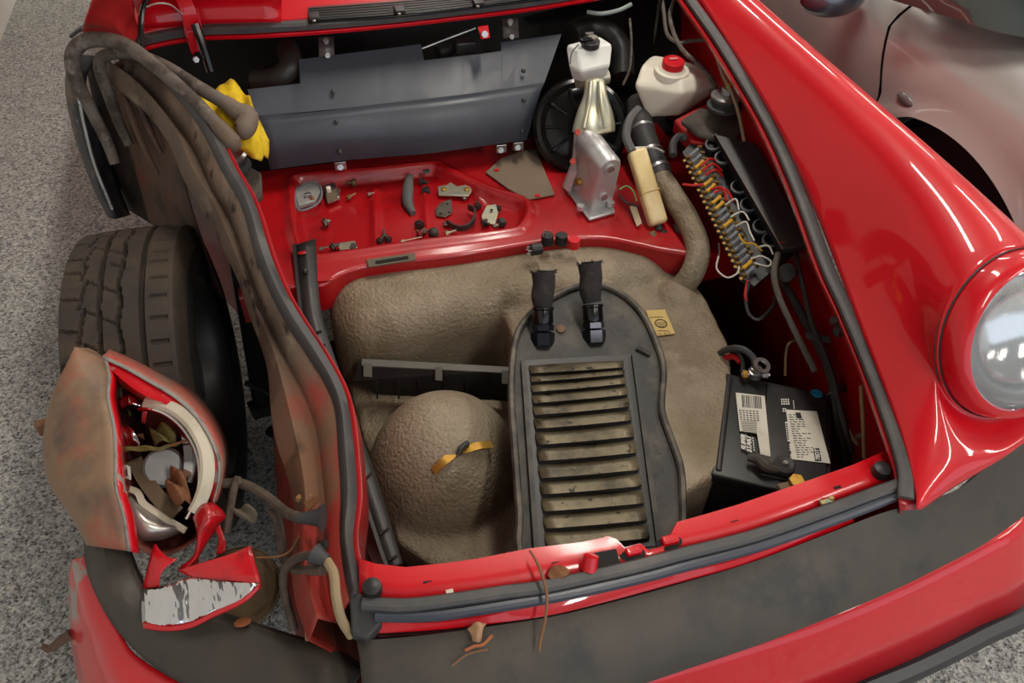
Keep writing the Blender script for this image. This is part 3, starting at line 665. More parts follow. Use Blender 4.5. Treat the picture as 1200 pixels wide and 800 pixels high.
for i in range(13):
    f_ = lambda y0: (620+(y0-437)*.1, 735+(y0-430)*.15)
    ya, yb, za, zb = yl[i], yl[i+1], yr[i], yr[i+1]
    xl0, xr0 = 619+(ya-437)*.095, 734+(za-430)*.155; xl1, xr1 = 619+(yb-437)*.095, 734+(zb-430)*.155
    mb = MB(); t = [cp(xl0+1, ya+2, .004), cp((xl0+xr0)/2, (ya+za)/2+2, .005), cp(xr0-1, za+2, .004)]
    m_ = [cp(xl0+2, ya+(yb-ya)*.55, .010), cp((xl0+xr0)/2, (ya+za)/2+(yb-ya)*.55, .014), cp(xr0-2, za+(zb-za)*.55, .010)]
    e = [cp(xl1+3, yb, .013), cp((xl1+xr1)/2, (yb+zb)/2+.5, .019), cp(xr1-3, zb, .013)]
    e2 = [q-cp.n*.006+unit(cp(690, 480)-cp(690, 500))*.003 for q in e]
    lv = [cat(r_, 4) for r_ in (t, m_, e, e2)]
    mb.loft(lv); obj('louver', mb, COOLD, cooler, solid=.0012, angle=30)
# bolts and the embossed rib
obj('bolt', MB().lathe([(.009, 0), (.009, .004), (.005, .006)], cp(657, 386, 0), cp.n, 12), mat('rust', S(110, 84, 66), .7), cooler)
obj('rib', MB().tube([cp(746, 408, .002), cp(762, 416, .002)], .005, 8, smooth=False), COOL, cooler)
for (bx_, by_, tx, ty, hz) in ((636, 404, 637, 318, .100), (697, 401, 691, 308, .105)):
    b0 = cp(bx_, by_, -.005); T = P(tx, ty, b0[2]+hz); ax = unit(T-b0); L_ = np.linalg.norm(T-b0); s_ = lambda t: b0+ax*L_*t
    nut = obj('hex_fitting', MB().lathe([(.021, 0), (.0215, .012), (.0215, .022), (.017, .024)], b0, ax, 6), FITT, cooler)
    obj('hex_collar', MB().lathe([(.0200, .026), (.0200, .036), (.016, .038)], b0, ax, 6), FITT, cooler)
    obj('ferrule', MB().lathe([(.0165, .036), (.0190, .042), (.0180, .062), (.0200, .064), (.0200, .067), (.0180, .069)], b0, ax, 20), BLKG, cooler)
    side = unit(np.cross(ax, (0, 1, 0)))
    mbh = MB(); mbh.tube([s_(.5), s_(.66)+side*.002, s_(.84)-side*.001, s_(1.0)+side*.001], [.0165, .0205, .0205, .0215], 18, 8); hose = obj('cut_hose', mbh, BRAID, cooler)
    obj('hose_mouth', MB().lathe([(.0150, .0), (.0150, .0015)], s_(1.0), ax, 16), VOID, hose, smooth=False)
    mbz = MB()
    for k in range(60):
        a = random.random()*6.283; sx_, sy_, _ = frame(ax); d_ = sx_*math.cos(a)+sy_*math.sin(a); q = s_(1.0)+d_*.0205-ax*random.random()*.004; e_ = q+d_*random.uniform(.001, .006)+ax*random.uniform(0, .006)
        mbz.tube([q, e_], .0005, 3, smooth=False)
    z_ = obj('frayed_ends', mbz, BRAID, hose, smooth=False); z_['kind'] = 'stuff'

# black slotted plastic channel behind the dome
ch = thing('plastic_channel', 'black slotted plastic channel lying behind the tank dome', 'plastic channel', P(510, 450, .30))
a0, a1 = P(424, 421, .385), P(600, 431, .385)
d_ = unit(a1-a0); n_ = unit(np.cross((0, 0, 1), d_)); up = A((0, 0, 1))
obj('top_edge', MB().prism([P(424, 420, .385), P(600, 430, .385), P(600, 437, .383), P(424, 428, .383)], (0, 0, -.003)), mat('dusty_black_plastic', S(92, 90, 82), .55), ch, smooth=False)
obj('back_plate', MB().prism([P(420, 424, .383), P(600, 434, .381), P(600, 470, .30), P(440, 462, .30), P(416, 446, .35)], n_*.004), BLKP, ch, smooth=False)
for x0, x1 in ((426, 436), (510, 518), (588, 600)):
    yb_ = 443 if x0 > 430 else 440
    obj('tooth', MB().prism([P(x0, 425+(x0-424)*.055, .384), P(x1, 425+(x1-424)*.055, .384), P(x1, 441+(x1-424)*.05, .37), P(x0, 441+(x0-424)*.05, .37)], (0, -.002, .002)), mat('dusty_black_plastic_b', S(86, 84, 76), .55), ch, smooth=False)
for x0 in (440, 465, 490, 520, 545, 570):
    obj('rib', MB().prism([P(x0, 446, .36), P(x0+1.5, 446, .36), P(x0+3, 466, .31), P(x0+1, 466, .31)], (0, -.006, .003)), BLKP, ch, smooth=False)

# long slotted trim strip by the bent wall
tr = thing('trim_strip', 'long black slotted plastic trim strip standing along the inner wall', 'trim strip', P(405, 500, .40))
L0 = [(345, 288, .515), (350, 340, .50), (357, 385, .47), (378, 440, .44), (402, 510, .42), (425, 580, .40), (448, 650, .38), (455, 668, .375)]
R0 = [(370, 280, .515), (373, 335, .50), (380, 380, .47), (400, 440, .44), (420, 500, .42), (443, 565, .40), (466, 640, .38), (472, 660, .375)]
la, lb_ = cat(PP(L0), 6), cat(PP(R0), 6)
obj('strip_body', MB().loft([la, lb_]), BLKP, tr, solid=.004)
obj('strip_edge', MB().sweep(la, [(-.003, -.004), (-.003, .006), (.003, .006), (.003, -.004)]), BLKP, tr, smooth=False)
obj('strip_hole', MB().ellip(P(354, 296, .518), (.009, .006, .0012), 14), REDI, tr)
for (i, ) in ((13,), (17,), (29,), (34,), (38,)):
    a, b = la[i], lb_[i]; u_ = unit(b-a)
    obj('slot', MB().sweep([a+(b-a)*.2+A((0, 0, .004)), a+(b-a)*.8+A((0, 0, .004))], [(-.002, 0), (-.002, .002), (.002, .002), (.002, 0)]), VOID, tr, smooth=False)
for (x, y, z) in ((357, 321, .505), (377, 407, .462), (421, 565, .405)):
    obj('peg', MB().lathe([(.004, 0), (.0035, .008), (.006, .009), (.003, .013)], P(x, y, z), (.3, -.2, 1), 10), BLKP, tr)

# ------------------------------------------------------------------ battery
bz = .435
b_tl, b_tr, b_bl = P(848, 436, bz), P(972, 462, bz), P(862, 562, bz)
bu = unit(b_tr-b_tl); bv = unit(np.cross((0, 0, 1), bu)); bw = .195; bl_ = .245
bo = b_tl
def B_(u, v, h=0): return bo+bu*u-bv*v+A((0, 0, h))
if (b_bl-b_tl) @ (-bv) < 0: bv = -bv
bat = thing('car_battery', 'black car battery with white labels in the trunk corner', 'battery', B_(bw/2, bl_/2, -.19))
Rb = np.stack([bu, bv, A((0, 0, 1))], 1)
obj('case', MB().rbox(B_(bw/2, bl_/2, -.105), (bw-.006, bl_-.006, .17), .006, Rb, 2), BLKP, bat)
obj('lid', MB().rbox(B_(bw/2, bl_/2, -.010), (bw, bl_, .022), .005, Rb, 2), BLKP, bat)
obj('lid_step', MB().rbox(B_(.012, bl_/2, .000), (.010, bl_-.02, .010), .003, Rb, 2), BLKP, bat)
obj('vent_cover', MB().rbox(B_(bw*.68, bl_/2-.004, .002), (bw*.55, bl_-.03, .008), .003, Rb, 2), BLKP, bat)
zt = bz+.0065
bp_ = plane(B_(0, 0, .0075), B_(.1, 0, .0075), B_(0, .1, .0075))
def lab(px, mt, par, nm='label_sheet', h=0): return obj(nm, MB().prism([bp_(*q, h) for q in px], (0, 0, .0006)), mt, par, smooth=False)
l1 = lab([(862, 460), (896, 464), (903, 535), (891, 532), (887, 508), (867, 505)], LABEL, bat)
l2 = lab([(921, 480), (957, 482), (973, 543), (928, 538)], LABEL, bat)
def onp(a, b, h=.001): return bp_(a, b, h)
xd = bp_(945, 512)-bp_(925, 508); yd = bp_(925, 500)-bp_(928, 520)
up_ = np.cross((0, 0, 1), unit(xd)); 
# printing on the labels: rows of small bars and lettering
mbp = MB()
for k in range(15):
    x0 = 869+k*1.55; wd = random.choice((.5, .9, 1.1)); q = [onp(x0, 462.5+k*.13), onp(x0+wd, 462.5+k*.13), onp(x0+wd+1.0, 477+k*.13), onp(x0+1.0, 477+k*.13)]
    mbp.add(q, [(0, 1, 2, 3)])
for r_ in range(5):
    for k in range(6):
        x0 = 866+k*4+r_*.3; y0 = 480+r_*2.6+k*.3; mbp.add([onp(x0, y0), onp(x0+2.6, y0), onp(x0+2.6, y0+1.2), onp(x0, y0+1.2)], [(0, 1, 2, 3)])
for r_ in range(9):
    x0, x1, y0 = 868+r_*.3, 887, 493+r_*1.6; mbp.add([onp(x0, y0), onp(x1, y0+.7), onp(x1, y0+1.3), onp(x0, y0+.6)], [(0, 1, 2, 3)])
o = obj('label_print', mbp, INK, l1, smooth=False); o['kind'] = 'stuff'
mbp = MB()
for k in range(19):
    x0 = 924; y0 = 485+k*2.75; x0 += k*.55
    for j in range(random.randint(2, 4)):
        wd = random.uniform(2, 6); mbp.add([onp(x0, y0), onp(x0+wd, y0+.6), onp(x0+wd+.2, y0+1.5), onp(x0+.2, y0+1.1)], [(0, 1, 2, 3)]); x0 += wd+1.5
mbp.add([onp(932, 483), onp(938, 483.5), onp(940, 490), onp(934, 490)], [(0, 1, 2, 3)])
o = obj('label_print', mbp, INK, l2, smooth=False); o['kind'] = 'stuff'
mb = MB(); mb.add([onp(953, 525), onp(960, 525), onp(963, 540), onp(955, 540)], [(0, 1, 2, 3)]); nb = obj('number_block', mb, INK, l2, smooth=False)
tx = bp_(930, 482)-bp_(934, 520)
obj('print_number', text_mb('78DT', onp(958, 532.5, .0014), bp_(953, 500)-bp_(957, 530), bp_(945, 530)-bp_(970, 533), .010, bold=.0004), INKW, nb, smooth=False)
vdir = bp_(925, 470)-bp_(930, 520); hdir = np.cross((0, 0, 1), unit(vdir))
for t_, q, s_ in (('SUPER', (872, 518), .017), ('START', (877.5, 520), .017)):
    obj('brand_print', text_mb(t_, onp(*q, .0002), vdir, np.cross((0, 0, 1), unit(vdir)), s_*.72, bold=.0008, shear=.25), INKW, bat, smooth=False)
wbx = obj('print_box', MB().add([onp(920, 494), onp(923.5, 494.2), onp(926, 517), onp(922.8, 517)], [(0, 1, 2, 3)]), INKW, bat, smooth=False)
mbp = MB()
for k in range(8):
    y0 = 496+k*2.5; x0 = 920.8+k*.28; mbp.add([onp(x0, y0, .0014), onp(x0+1.9, y0, .0014), onp(x0+2.1, y0+1.6, .0014), onp(x0+.2, y0+1.6, .0014)], [(0, 1, 2, 3)])
o = obj('box_print', mbp, INK, wbx, smooth=False); o['kind'] = 'stuff'
mbp = MB()
for (x0, y0, nx, ny, dx, dy) in ((915, 467, 4, 3, 2.6, 2.6), (917, 478, 2, 2, 2.4, 2.6), (929, 469, 1, 4, 2, 2.6), (924.5, 520, 2, 3, 2.2, 2.8), (926, 532, 3, 2, 2.2, 2.6), (881.5, 512, 1, 6, 2, 2.8)):
    for i in range(nx):
        for j in range(ny):
            x_ = x0+i*dx+j*.3; y_ = y0+j*dy; mbp.add([onp(x_, y_), onp(x_+dx*.65, y_+.1), onp(x_+dx*.65+.2, y_+dy*.7), onp(x_+.2, y_+dy*.7)], [(0, 1, 2, 3)])
o = obj('lid_print', mbp, INKW, bat, smooth=False); o['kind'] = 'stuff'
bs = obj('date_sticker', MB().lathe([(.0105, 0), (.0105, .0006)], onp(957, 461, 0), (0, 0, 1), 24), STKB, bat, smooth=False)
obj('date_print', text_mb('8-17', onp(957, 461, .001), bp_(957, 461)-bp_(945, 458), np.cross((0, 0, 1), unit(bp_(957, 461)-bp_(945, 458))), .008), INK, bs, smooth=False)
# terminals and clamps
t1 = B_(.028, .012, .006)
t1 = bp_(884, 440, .004)
po = obj('terminal_clamp', MB().lathe([(.013, 0), (.013, .012), (.010, .013), (.010, .020), (.007, .021)], t1, (0, 0, 1), 20), ZINC, bat)
obj('clamp_bolt', MB().cyl(t1+A((-.026, .004, .006)), t1+A((.024, -.010, .006)), .004), ZINC, po)
obj('clamp_nut', MB().hexa(t1+A((-.024, .004, .006)), t1+A((-.016, .001, .006)), .008), GOLD, po)
obj('clamp_nut', MB().hexa(t1+A((.012, -.005, .006)), t1+A((.021, -.009, .006)), .008), ZINC, po)
obj('clamp_ring', MB().lathe([(.014, .022), (.016, .026), (.016, .031), (.009, .031), (.009, .026)], t1+A((.004, .006, 0)), (0.1, -.3, 1), 22, False, False), ZINC, po)
t2 = bp_(918, 548, .002)
c2 = obj('terminal_cap', MB().lathe([(.018, 0), (.018, .010), (.014, .013), (.007, .011), (.006, .013)], t2, (0, 0, 1), 28), RUB, bat)
obj('terminal_stud', MB().lathe([(.004, .010), (.004, .016)], t2, (0, 0, 1), 10), ZINC, c2)
obj('clamp_arm', MB().tube([bp_(876, 536, .01), bp_(888, 538, .012), bp_(898, 546, .012), bp_(912, 551, .008)], [.006, .010, .011, .006], 10), mat('dusty_clamp', S(66, 60, 54), .7), bat)
obj('clamp_pad', MB().lathe([(.010, 0), (.011, .006), (.007, .008)], bp_(893, 541, .010), (0, 0, 1), 18), mat('dusty_clamp_pad', S(84, 78, 70), .7), bat)
hd = thing('battery_hold_down', 'gold bolt of the battery hold-down beside the red panel', 'bolt', P(930, 566, .43))
obj('bolt_head', MB().hexa(P(932, 567, .455), P(934, 562, .468), .012), GOLD, hd)
obj('clamp_block', MB().rbox(P(924, 572, .450), (.035, .02, .014), .004), mat('corroded_block', S(120, 104, 78), .7), hd)
# cables at the battery
def cable(name, label, pts, r, m_, parent=None, n=8, cat_='cable', group=None):
    o = obj(name, MB().tube([P(*q) for q in pts], r, n, 6), m_, parent)
    if parent is None: tag(o, label, cat_, group)
    return o
cable('battery_cable', 'thick black cable arching onto the silver battery clamp', [(838, 430, .36), (843, 415, .43), (858, 408, .47), (872, 410, .48), (883, 420, .475), (885, 432, .465)], .0065, RUB)
cable('battery_cable', 'red cable beside the black one at the battery clamp', [(838, 432, .38), (848, 420, .43), (860, 418, .45), (868, 424, .455)], .0055, REDW)
cable('battery_cable', 'thin black cable in front of the red battery cable', [(836, 436, .37), (845, 414, .44), (862, 411, .465), (870, 422, .46), (870, 436, .452)], .004, BLKP)

# ------------------------------------------------------------------ heat shield
hs = thing('heat_shield', 'large bent black sheet metal shield across the trunk rear', 'shield', P(470, 190, .54))
bot = [(317, 199, .555), (385, 190, .555), (450, 184, .555), (500, 180, .555), (560, 172, .555), (617, 164, .555)]
bnd = [(303, 148, .635), (375, 142, .635), (445, 133, .635), (500, 127, .635), (570, 118, .635), (633, 108, .635)]
bnd2 = [(300, 136, .648), (373, 131, .648), (444, 122, .648), (500, 116, .648), (572, 107, .648), (638, 97, .648)]
u1 = plane(P(300, 136, .648), P(638, 97, .648), P(470, 55, .722))
lowr = cat(PP(bot), 5), cat(PP(bnd), 5), cat(PP(bnd2), 5)
sh = obj('shield_sheet', MB().loft(lowr), SHLD, hs, solid=.002, angle=40)
tp = [(290, 105), (352, 98), (350, 70), (398, 64), (446, 58), (493, 52), (497, 71), (540, 66), (588, 60), (587, 50), (622, 45), (658, 40)]
bt = [(300, 136), (357, 131.5), (357.1, 131.5), (400, 127.5), (446, 121.8), (494, 116.8), (498, 116.3), (540, 111.5), (588, 104.5), (588.1, 104.5), (615, 100.5), (638, 97)]
obj('shield_upper', MB().loft([[u1(*q) for q in bt], [u1(*q) for q in tp]]), SHLD, hs, solid=.002, smooth=False)
for x, y, z in ((390, 108, .672), (394, 143, .637), (398, 178, .575), (613, 83, .675), (614, 117, .628), (612, 154, .572)):
    obj('rivet', MB().lathe([(.0055, 0), (.005, .003), (.002, .0045)], P(x, y, z)+A((0, -.002, .001)), (0, -.8, .6), 12), BLKP, hs)
for x, y, z in ((382, 58, .735), (598, 36, .74)):
    bk = obj('shield_bracket', MB().prism([P(x-9, y-14, z+.01), P(x+9, y-15, z+.01), P(x+10, y+8, z-.02), P(x-8, y+9, z-.02)], (0, .003, -.002)), ZINC, hs, smooth=False)
    obj('bolt', MB().hexa(P(x, y-9, z+.008), P(x, y-11, z+.018), .007), ZINC, bk)
    obj('bolt', MB().hexa(P(x+2, y+8, z-.018), P(x+2, y+7, z-.008), .006), ZINC, bk)
for x, y in ((399, 193), (607, 170), (587, 173)):
    bk = obj('shield_foot', MB().rbox(P(x, y, .535), (.026, .014, .022), .003), ZINC, hs)
    obj('bolt', MB().hexa(P(x, y+2, .54), P(x, y+3, .546), .007), ZINC, bk)

# ------------------------------------------------------------------ brake booster and master cylinder
br = thing('brake_booster', 'black brake booster drum behind the silver pedal housing', 'brake booster', P(690, 240, .5))
bc = P(682, 148, .585); bax = unit((-.12, -.80, .58))
obj('drum', MB().lathe([(.090, -.11), (.108, -.08), (.112, -.02), (.112, -.008), (.108, -.004), (.106, .004), (.098, .008), (.085, .004), (.070, .012), (.03, .018)], bc, bax, 48), BLKG, br)
for k in range(10):
    a = k*math.pi/5; sx, sy, _ = frame(bax); d_ = sx*math.cos(a)+sy*math.sin(a)
    obj('drum_rib', MB().tube([bc+d_*.045+bax*.015, bc+d_*.088+bax*.009], .004, 6, smooth=False), BLKG, br)
bh = thing('pedal_housing', 'silver cast aluminium pedal housing bolted to the red floor', 'housing', P(692, 250, .5))
Fc, Bc = P(713, 196, .612), P(688, 163, .625); dF = unit(Fc-Bc); upv = unit(A((0, .12, 1))-dF*(A((0, .12, 1)) @ dF)); sdF = unit(np.cross(dF, upv))
prof = [(-.029, -.125), (-.028, -.01)]+[(-.028*math.cos(t), .028*math.sin(t)) for t in np.linspace(.15, math.pi-.15, 12)]+[(.028, -.01), (.029, -.125)]
def arch(c_, k): return [c_+sdF*a*k+upv*(b*k if b > -.02 else b) for a, b in prof]
cast = obj('casting', MB().loft([arch(Bc-dF*.008, .86), arch(Bc, 1), arch(Fc, 1), arch(Fc+dF*.007, .86)]).add(arch(Fc+dF*.007, .86), [tuple(range(len(prof)))]).add(arch(Bc-dF*.008, .86), [tuple(range(len(prof)))]), ALU, bh, angle=40)
obj('base_flange', MB().prism([P(659, 219, .502), P(690, 260, .502), P(721, 251, .502), P(716, 238, .502), P(690, 215, .502), P(664, 208, .502)], (0, 0, .008)), ALU, bh, bevel=.003)
for x, y in ((667, 222), (680, 245), (715, 241)):
    obj('bolt', MB().hexa(P(x, y, .512), P(x, y, .512)+A((0, 0, .010)), .009), ALU, bh)
for (c_, r_) in ((Fc+dF*.007, .013), (Fc+dF*.007-upv*.075, .012)):
    pb = obj('plug_boss', MB().lathe([(r_, 0), (r_, .004), (r_*.65, .004), (r_*.6, .001)], c_, dF, 22), ALU, bh)
    obj('plug_socket', MB().lathe([(r_*.6, .002), (r_*.6, .003)], c_, dF, 6), ZINC, pb)
cL = (Fc+Bc)/2-sdF*.029-upv*.07 if sdF[0] > 0 else (Fc+Bc)/2+sdF*.029-upv*.07
obj('side_bolt', MB().hexa(cL, cL+unit(cL-((Fc+Bc)/2-upv*.07))*.008, .008), GOLD, bh)
obj('mount_plate', MB().prism([P(674, 155, .64), P(671, 190, .58), P(660, 221, .515), P(668, 226, .515), P(680, 192, .58), P(684, 158, .64)], (0, .008, .0)), ALU, bh, bevel=.002)
for x, y, z in ((677, 155, .64), (671, 189, .585), (714, 149, .64)):
    obj('paint_marked_nut', MB().hexa(P(x, y, z), P(x, y, z)+A((-.002, -.008, .005)), .007), mat('red_marked_nut_%d' % x, S(170, 60, 50), .4, .5), bh)
mc = thing('master_cylinder', 'white brake fluid reservoir on a gold plated flared bracket', 'master cylinder', P(695, 150, .64))
fl = [[(686, 94, .715), (697, 92, .722), (708, 94, .715)], [(684, 112, .695), (697, 108, .703), (711, 112, .695)], [(677, 130, .672), (696, 126, .680), (717, 130, .672)], [(672, 148, .65), (696, 147, .658), (720, 146, .65)], [(671, 155, .64), (696, 158, .645), (720, 154, .64)]]
obj('flared_bracket', MB().grid([PP(r_) for r_ in fl], 4, 4), ALUG, mc, solid=.004)
for pts in ([(692, 96, .722), (690, 120, .697), (684, 150, .658)], [(702, 96, .722), (704, 120, .697), (709, 150, .658)]):
    obj('pressed_rib', MB().tube(PP(pts), .0045, 8), ALUG, mc)
rz = .76; rc = [(667, 88, .715), (683, 96, .715), (712, 84, .715), (697, 77, .715)]
def ring(px, z, k): return [P(x, y, z) for x, y in px]
res = obj('reservoir', MB().loft([PP([(670, 92, .70), (684, 96, .70), (710, 90, .70), (700, 80, .705)]), PP([(666, 78, .73), (681, 84, .73), (716, 76, .73), (700, 66, .735)]), PP([(663, 58, .752), (678, 66, .752), (718, 57, .752), (702, 46, .756)]), PP([(664, 52, .762), (678, 59, .762), (717, 51, .762), (702, 42, .765)])], wrap=True).add(PP([(664, 52, .762), (678, 59, .762), (717, 51, .762), (702, 42, .765)]), [(0, 1, 2, 3)]), WHTF, mc, bevel=.005)
cp0 = P(692, 52, .766)
ca = obj('reservoir_cap', MB().lathe([(.020, -.004), (.020, .008), (.017, .010), (.017, .012)], cp0, (0, -.1, 1), 24), BLKP, mc)
obj('level_switch', MB().rbox(cp0+A((-.012, -.004, .012)), (.03, .012, .010), .003), BLKG, ca)
obj('switch_top', MB().lathe([(.010, .012), (.010, .017)], cp0+A((.004, 0, 0)), (0, 0, 1), 18), mat('grey_cap', S(120, 114, 104), .5), ca)
obj('switch_contact', MB().box(cp0+A((0, .012, .018)), (.018, .004, .006)), ZINC, ca, smooth=False)
obj('switch_wire', MB().tube(PP([(678, 52, .775), (670, 62, .76), (668, 75, .74)]), .0012, 6), BLKP, ca)
obj('cylinder_body', MB().cyl(P(676, 95, .69), P(712, 90, .69), .016), ALUG, mc)

# ------------------------------------------------------------------ washer bottle
wb = thing('washer_bottle', 'white plastic fluid bottle with red screw cap', 'bottle', P(785, 135, .62))
mb = MB()
lo_ = PP([(759, 138, .615), (796, 136, .615), (840, 108, .625), (838, 98, .64), (790, 95, .64), (752, 112, .63)])
up1 = PP([(743, 100, .685), (800, 110, .69), (845, 103, .67), (842, 92, .68), (815, 76, .70), (760, 68, .70)])
up2 = PP([(752, 76, .712), (800, 92, .712), (832, 92, .695), (826, 84, .70), (812, 74, .712), (768, 64, .712)])
mb.loft([lo_, up1, up2], wrap=True); mb.add(lo_, [(5, 4, 3, 2, 1, 0)]); mb.add(up2, [(0, 1, 2, 3, 4, 5)])
o = obj('bottle_body', mb, WHT, wb)
md = o.modifiers.new('r', 'REMESH'); md.mode = 'VOXEL'; md.voxel_size = .0045; md.use_smooth_shade = True
md = o.modifiers.new('s', 'SMOOTH'); md.iterations = 10
wc = P(787, 83, .712)
obj('neck', MB().lathe([(.040, -.008), (.038, .004), (.030, .006), (.027, .010)], wc, (0, -.1, 1), 28), WHT, wb)
ca = obj('screw_cap', MB().lathe([(.0245, .006), (.0245, .024), (.022, .026), (.021, .024), (.004, .024)], wc, (0, -.1, 1), 30), REDP, wb)
obj('cap_print', MB().box(wc+A((.002, .004, .0265)), (.02, .008, .001)), mat('cap_print_pink', S(216, 130, 130), .5), ca, smooth=False)

# ------------------------------------------------------------------ aged expansion bottle
eb = thing('expansion_bottle', 'yellowed long plastic bottle hanging beside the black filler sleeve', 'bottle', P(770, 268, .50))
t0, t1_ = P(747, 181, .615), P(770, 258, .515); ax = unit(t1_-t0); L_ = np.linalg.norm(t1_-t0)
sx = unit(np.cross(ax, (0, 1, 0.2))); sy = np.cross(ax, sx); R_ = np.stack([sx, sy, ax], 1)
obj('bottle_body', MB().rbox((t0+t1_)/2, (.040, .036, L_+.02), .009, R_, 3), AMB, eb)
obj('strap_groove', MB().rbox((t0+t1_)/2+ax*.012, (.0415, .0375, .004), .002, R_, 2), mat('strap_tan', S(186, 150, 96), .5), eb)
obj('neck', MB().cyl(t0-ax*.012, t0-ax*.002, .010), ALU, eb)
obj('outlet', MB().cyl(t1_+ax*.008, t1_+ax*.022, .008), RUB, eb)
cable('vent_hose', 'thick grey rubber hose from the yellowed bottle to the tank', [(777, 270, .50), (780, 290, .47), (788, 305, .45), (797, 300, .46), (799, 285, .48), (793, 262, .51)], .0085, RUB)
cable('breather_hose', 'grey rubber hose curving over the top of the yellowed bottle', [(741, 178, .625), (734, 160, .64), (738, 140, .655), (748, 128, .66)], .0095, mat('grey_hose', S(78, 76, 76), .6))
cable('tank_vent_hose', 'thin dark hose lying on the tank toward the relays', [(768, 296, .472), (758, 292, .46), (735, 301, .45), (712, 304, .445), (700, 302, .446)], .0045, RUB)
cable('vent_connector', 'ribbed brown connector on top of the tank outlet', [(764, 272, .50), (767, 283, .488), (769, 293, .474)], .0085, BRNW)
cable('zip_tie', 'white cable tie around the grey breather hose', [(738, 174, .628), (750, 173, .628), (766, 173, .615), (778, 178, .60)], .0025, WHTW)

# ------------------------------------------------------------------ strut tops
def strut(x, y, z, label, mtower, tower_px, nut_m):
    s_ = thing('strut_mount', label, 'strut mount', P(x, y, z-.03))
    obj('tower_plate', MB().prism([P(*q) for q in tower_px], (0, 0, -.012)), mtower, s_, bevel=.004)
    c_ = P(x, y+6, z-.026)
    obj('rubber_bush', MB().lathe([(.036, 0), (.036, .006), (.029, .010), (.031, .020), (.029, .024)], c_, (0, 0, 1), 28), RUB, s_)
    wsh = obj('washer', MB().lathe([(.031, .024), (.032, .027), (.027, .031), (.010, .032)], c_, (0, 0, 1), 28), ZINC, s_)
    obj('nut', MB().lathe([(.011, .032), (.011, .044), (.008, .045)], c_, (0, 0, 1), 6), ZINC, s_)
    obj('stud', MB().cyl(c_+A((0, 0, .044)), c_+A((0, 0, .054)), .005), nut_m, s_)
GRM = mat('tower_grey_grime', S(74, 66, 58), .75, var=[(S(48, 42, 37), 14, .45, .6)], bump=(120, .4, .002))
strut(848, 120, .722, 'zinc strut top with a yellow marked nut beside the white bottle', GRM, [(798, 140, .668), (820, 126, .67), (860, 128, .67), (872, 150, .655), (862, 165, .648), (838, 162, .65), (818, 156, .655)], YELW)
strut(272, 190, .70, 'zinc strut top under the yellow cloth beside the bent rail', GRM, [(262, 200, .672), (285, 190, .672), (306, 202, .668), (307, 228, .655), (297, 240, .65), (280, 238, .655)], ZINC)
obj('tower_shelf', MB().prism([P(790, 140, .64), P(825, 122, .655), P(872, 130, .66), P(885, 165, .64), P(850, 172, .63), (P(810, 165, .63))], (0, 0, -.03)), REDI, car, bevel=.004)

# ------------------------------------------------------------------ fuse panel
fp = thing('fuse_panel', 'fuse and relay panel with yellow and grey fuses under the fender', 'fuse panel', P(860, 250, .55))
f0, f1 = P(812, 182, .622), P(878, 318, .545)
pb = plane(f0, f1, P(915, 300, .56))
obj('base_board', MB().prism([pb(*q, -.012) for q in ((800, 178), (812, 165), (845, 160), (935, 290), (920, 305), (884, 335), (868, 325))], -pb.n*.012), BLKP, fp, smooth=False)
NF = 21
fdir = unit(pb(878, 318)-pb(812, 182))
for k in range(NF):
    t = k/(NF-1); x = 811+t*66; y = 180+t*138
    a_p, b_p = pb(x-5, y+5, .002), pb(x+9, y-7, .006)
    m_ = [FUSEG, FUSEY, FUSEG, FUSEG, FUSEY][(k*3+k//4) % 5]
    fu = obj('fuse', MB().tube([a_p*.85+b_p*.15, (a_p+b_p)/2, a_p*.15+b_p*.85], [.0045, .0036, .0045], 8, smooth=False), m_, fp)
    for q in (a_p, b_p):
        obj('fuse_clip', MB().rbox(q, (.009, .007, .009), .001, n=1), SCREW, fu, smooth=False)
    obj('terminal_screw', MB().lathe([(.0035, 0), (.0035, .003)], pb(x-9, y+9, .001), pb.n, 8), SCREW, fu)
# relay sockets
for (x, y) in ((836, 172), (847, 188), (866, 222), (877, 243), (892, 268), (903, 284)):
    rl = obj('relay_socket', MB().lathe([(.0165, -.012), (.0165, .010), (.014, .012), (.0125, .010), (.0125, .002)], pb(x, y, .0), pb.n, 24), BLKP, fp)
    obj('socket_rim', MB().lathe([(.0170, .006), (.0172, .0115), (.0145, .0125)], pb(x, y, .0), unit(pb.n+A((-.15, 0, 0))), 24, False, False), FUSEG, rl)
cov = [(838, 157, .665), (886, 168, .668), (948, 286, .612), (917, 292, .600)]
cv = obj('relay_cover', MB().prism(PP(cov), (.004, 0, -.012)), BLKP, fp, bevel=.0015)
obj('cover_edge', MB().sweep([P(838, 157, .6665), P(917, 292, .6015)], [(-.001, 0), (-.001, .0015), (.001, .0015), (.001, 0)]), ZINC, cv, smooth=False)
obj('cover_side', MB().prism(PP([(838, 157, .664), (917, 292, .600), (912, 296, .57), (834, 166, .63)]), (.003, 0, 0)), BLKP, cv, smooth=False)
obj('cover_print', MB().box(P(917, 284, .609), (.008, .002, .001)), REDP, cv, smooth=False)
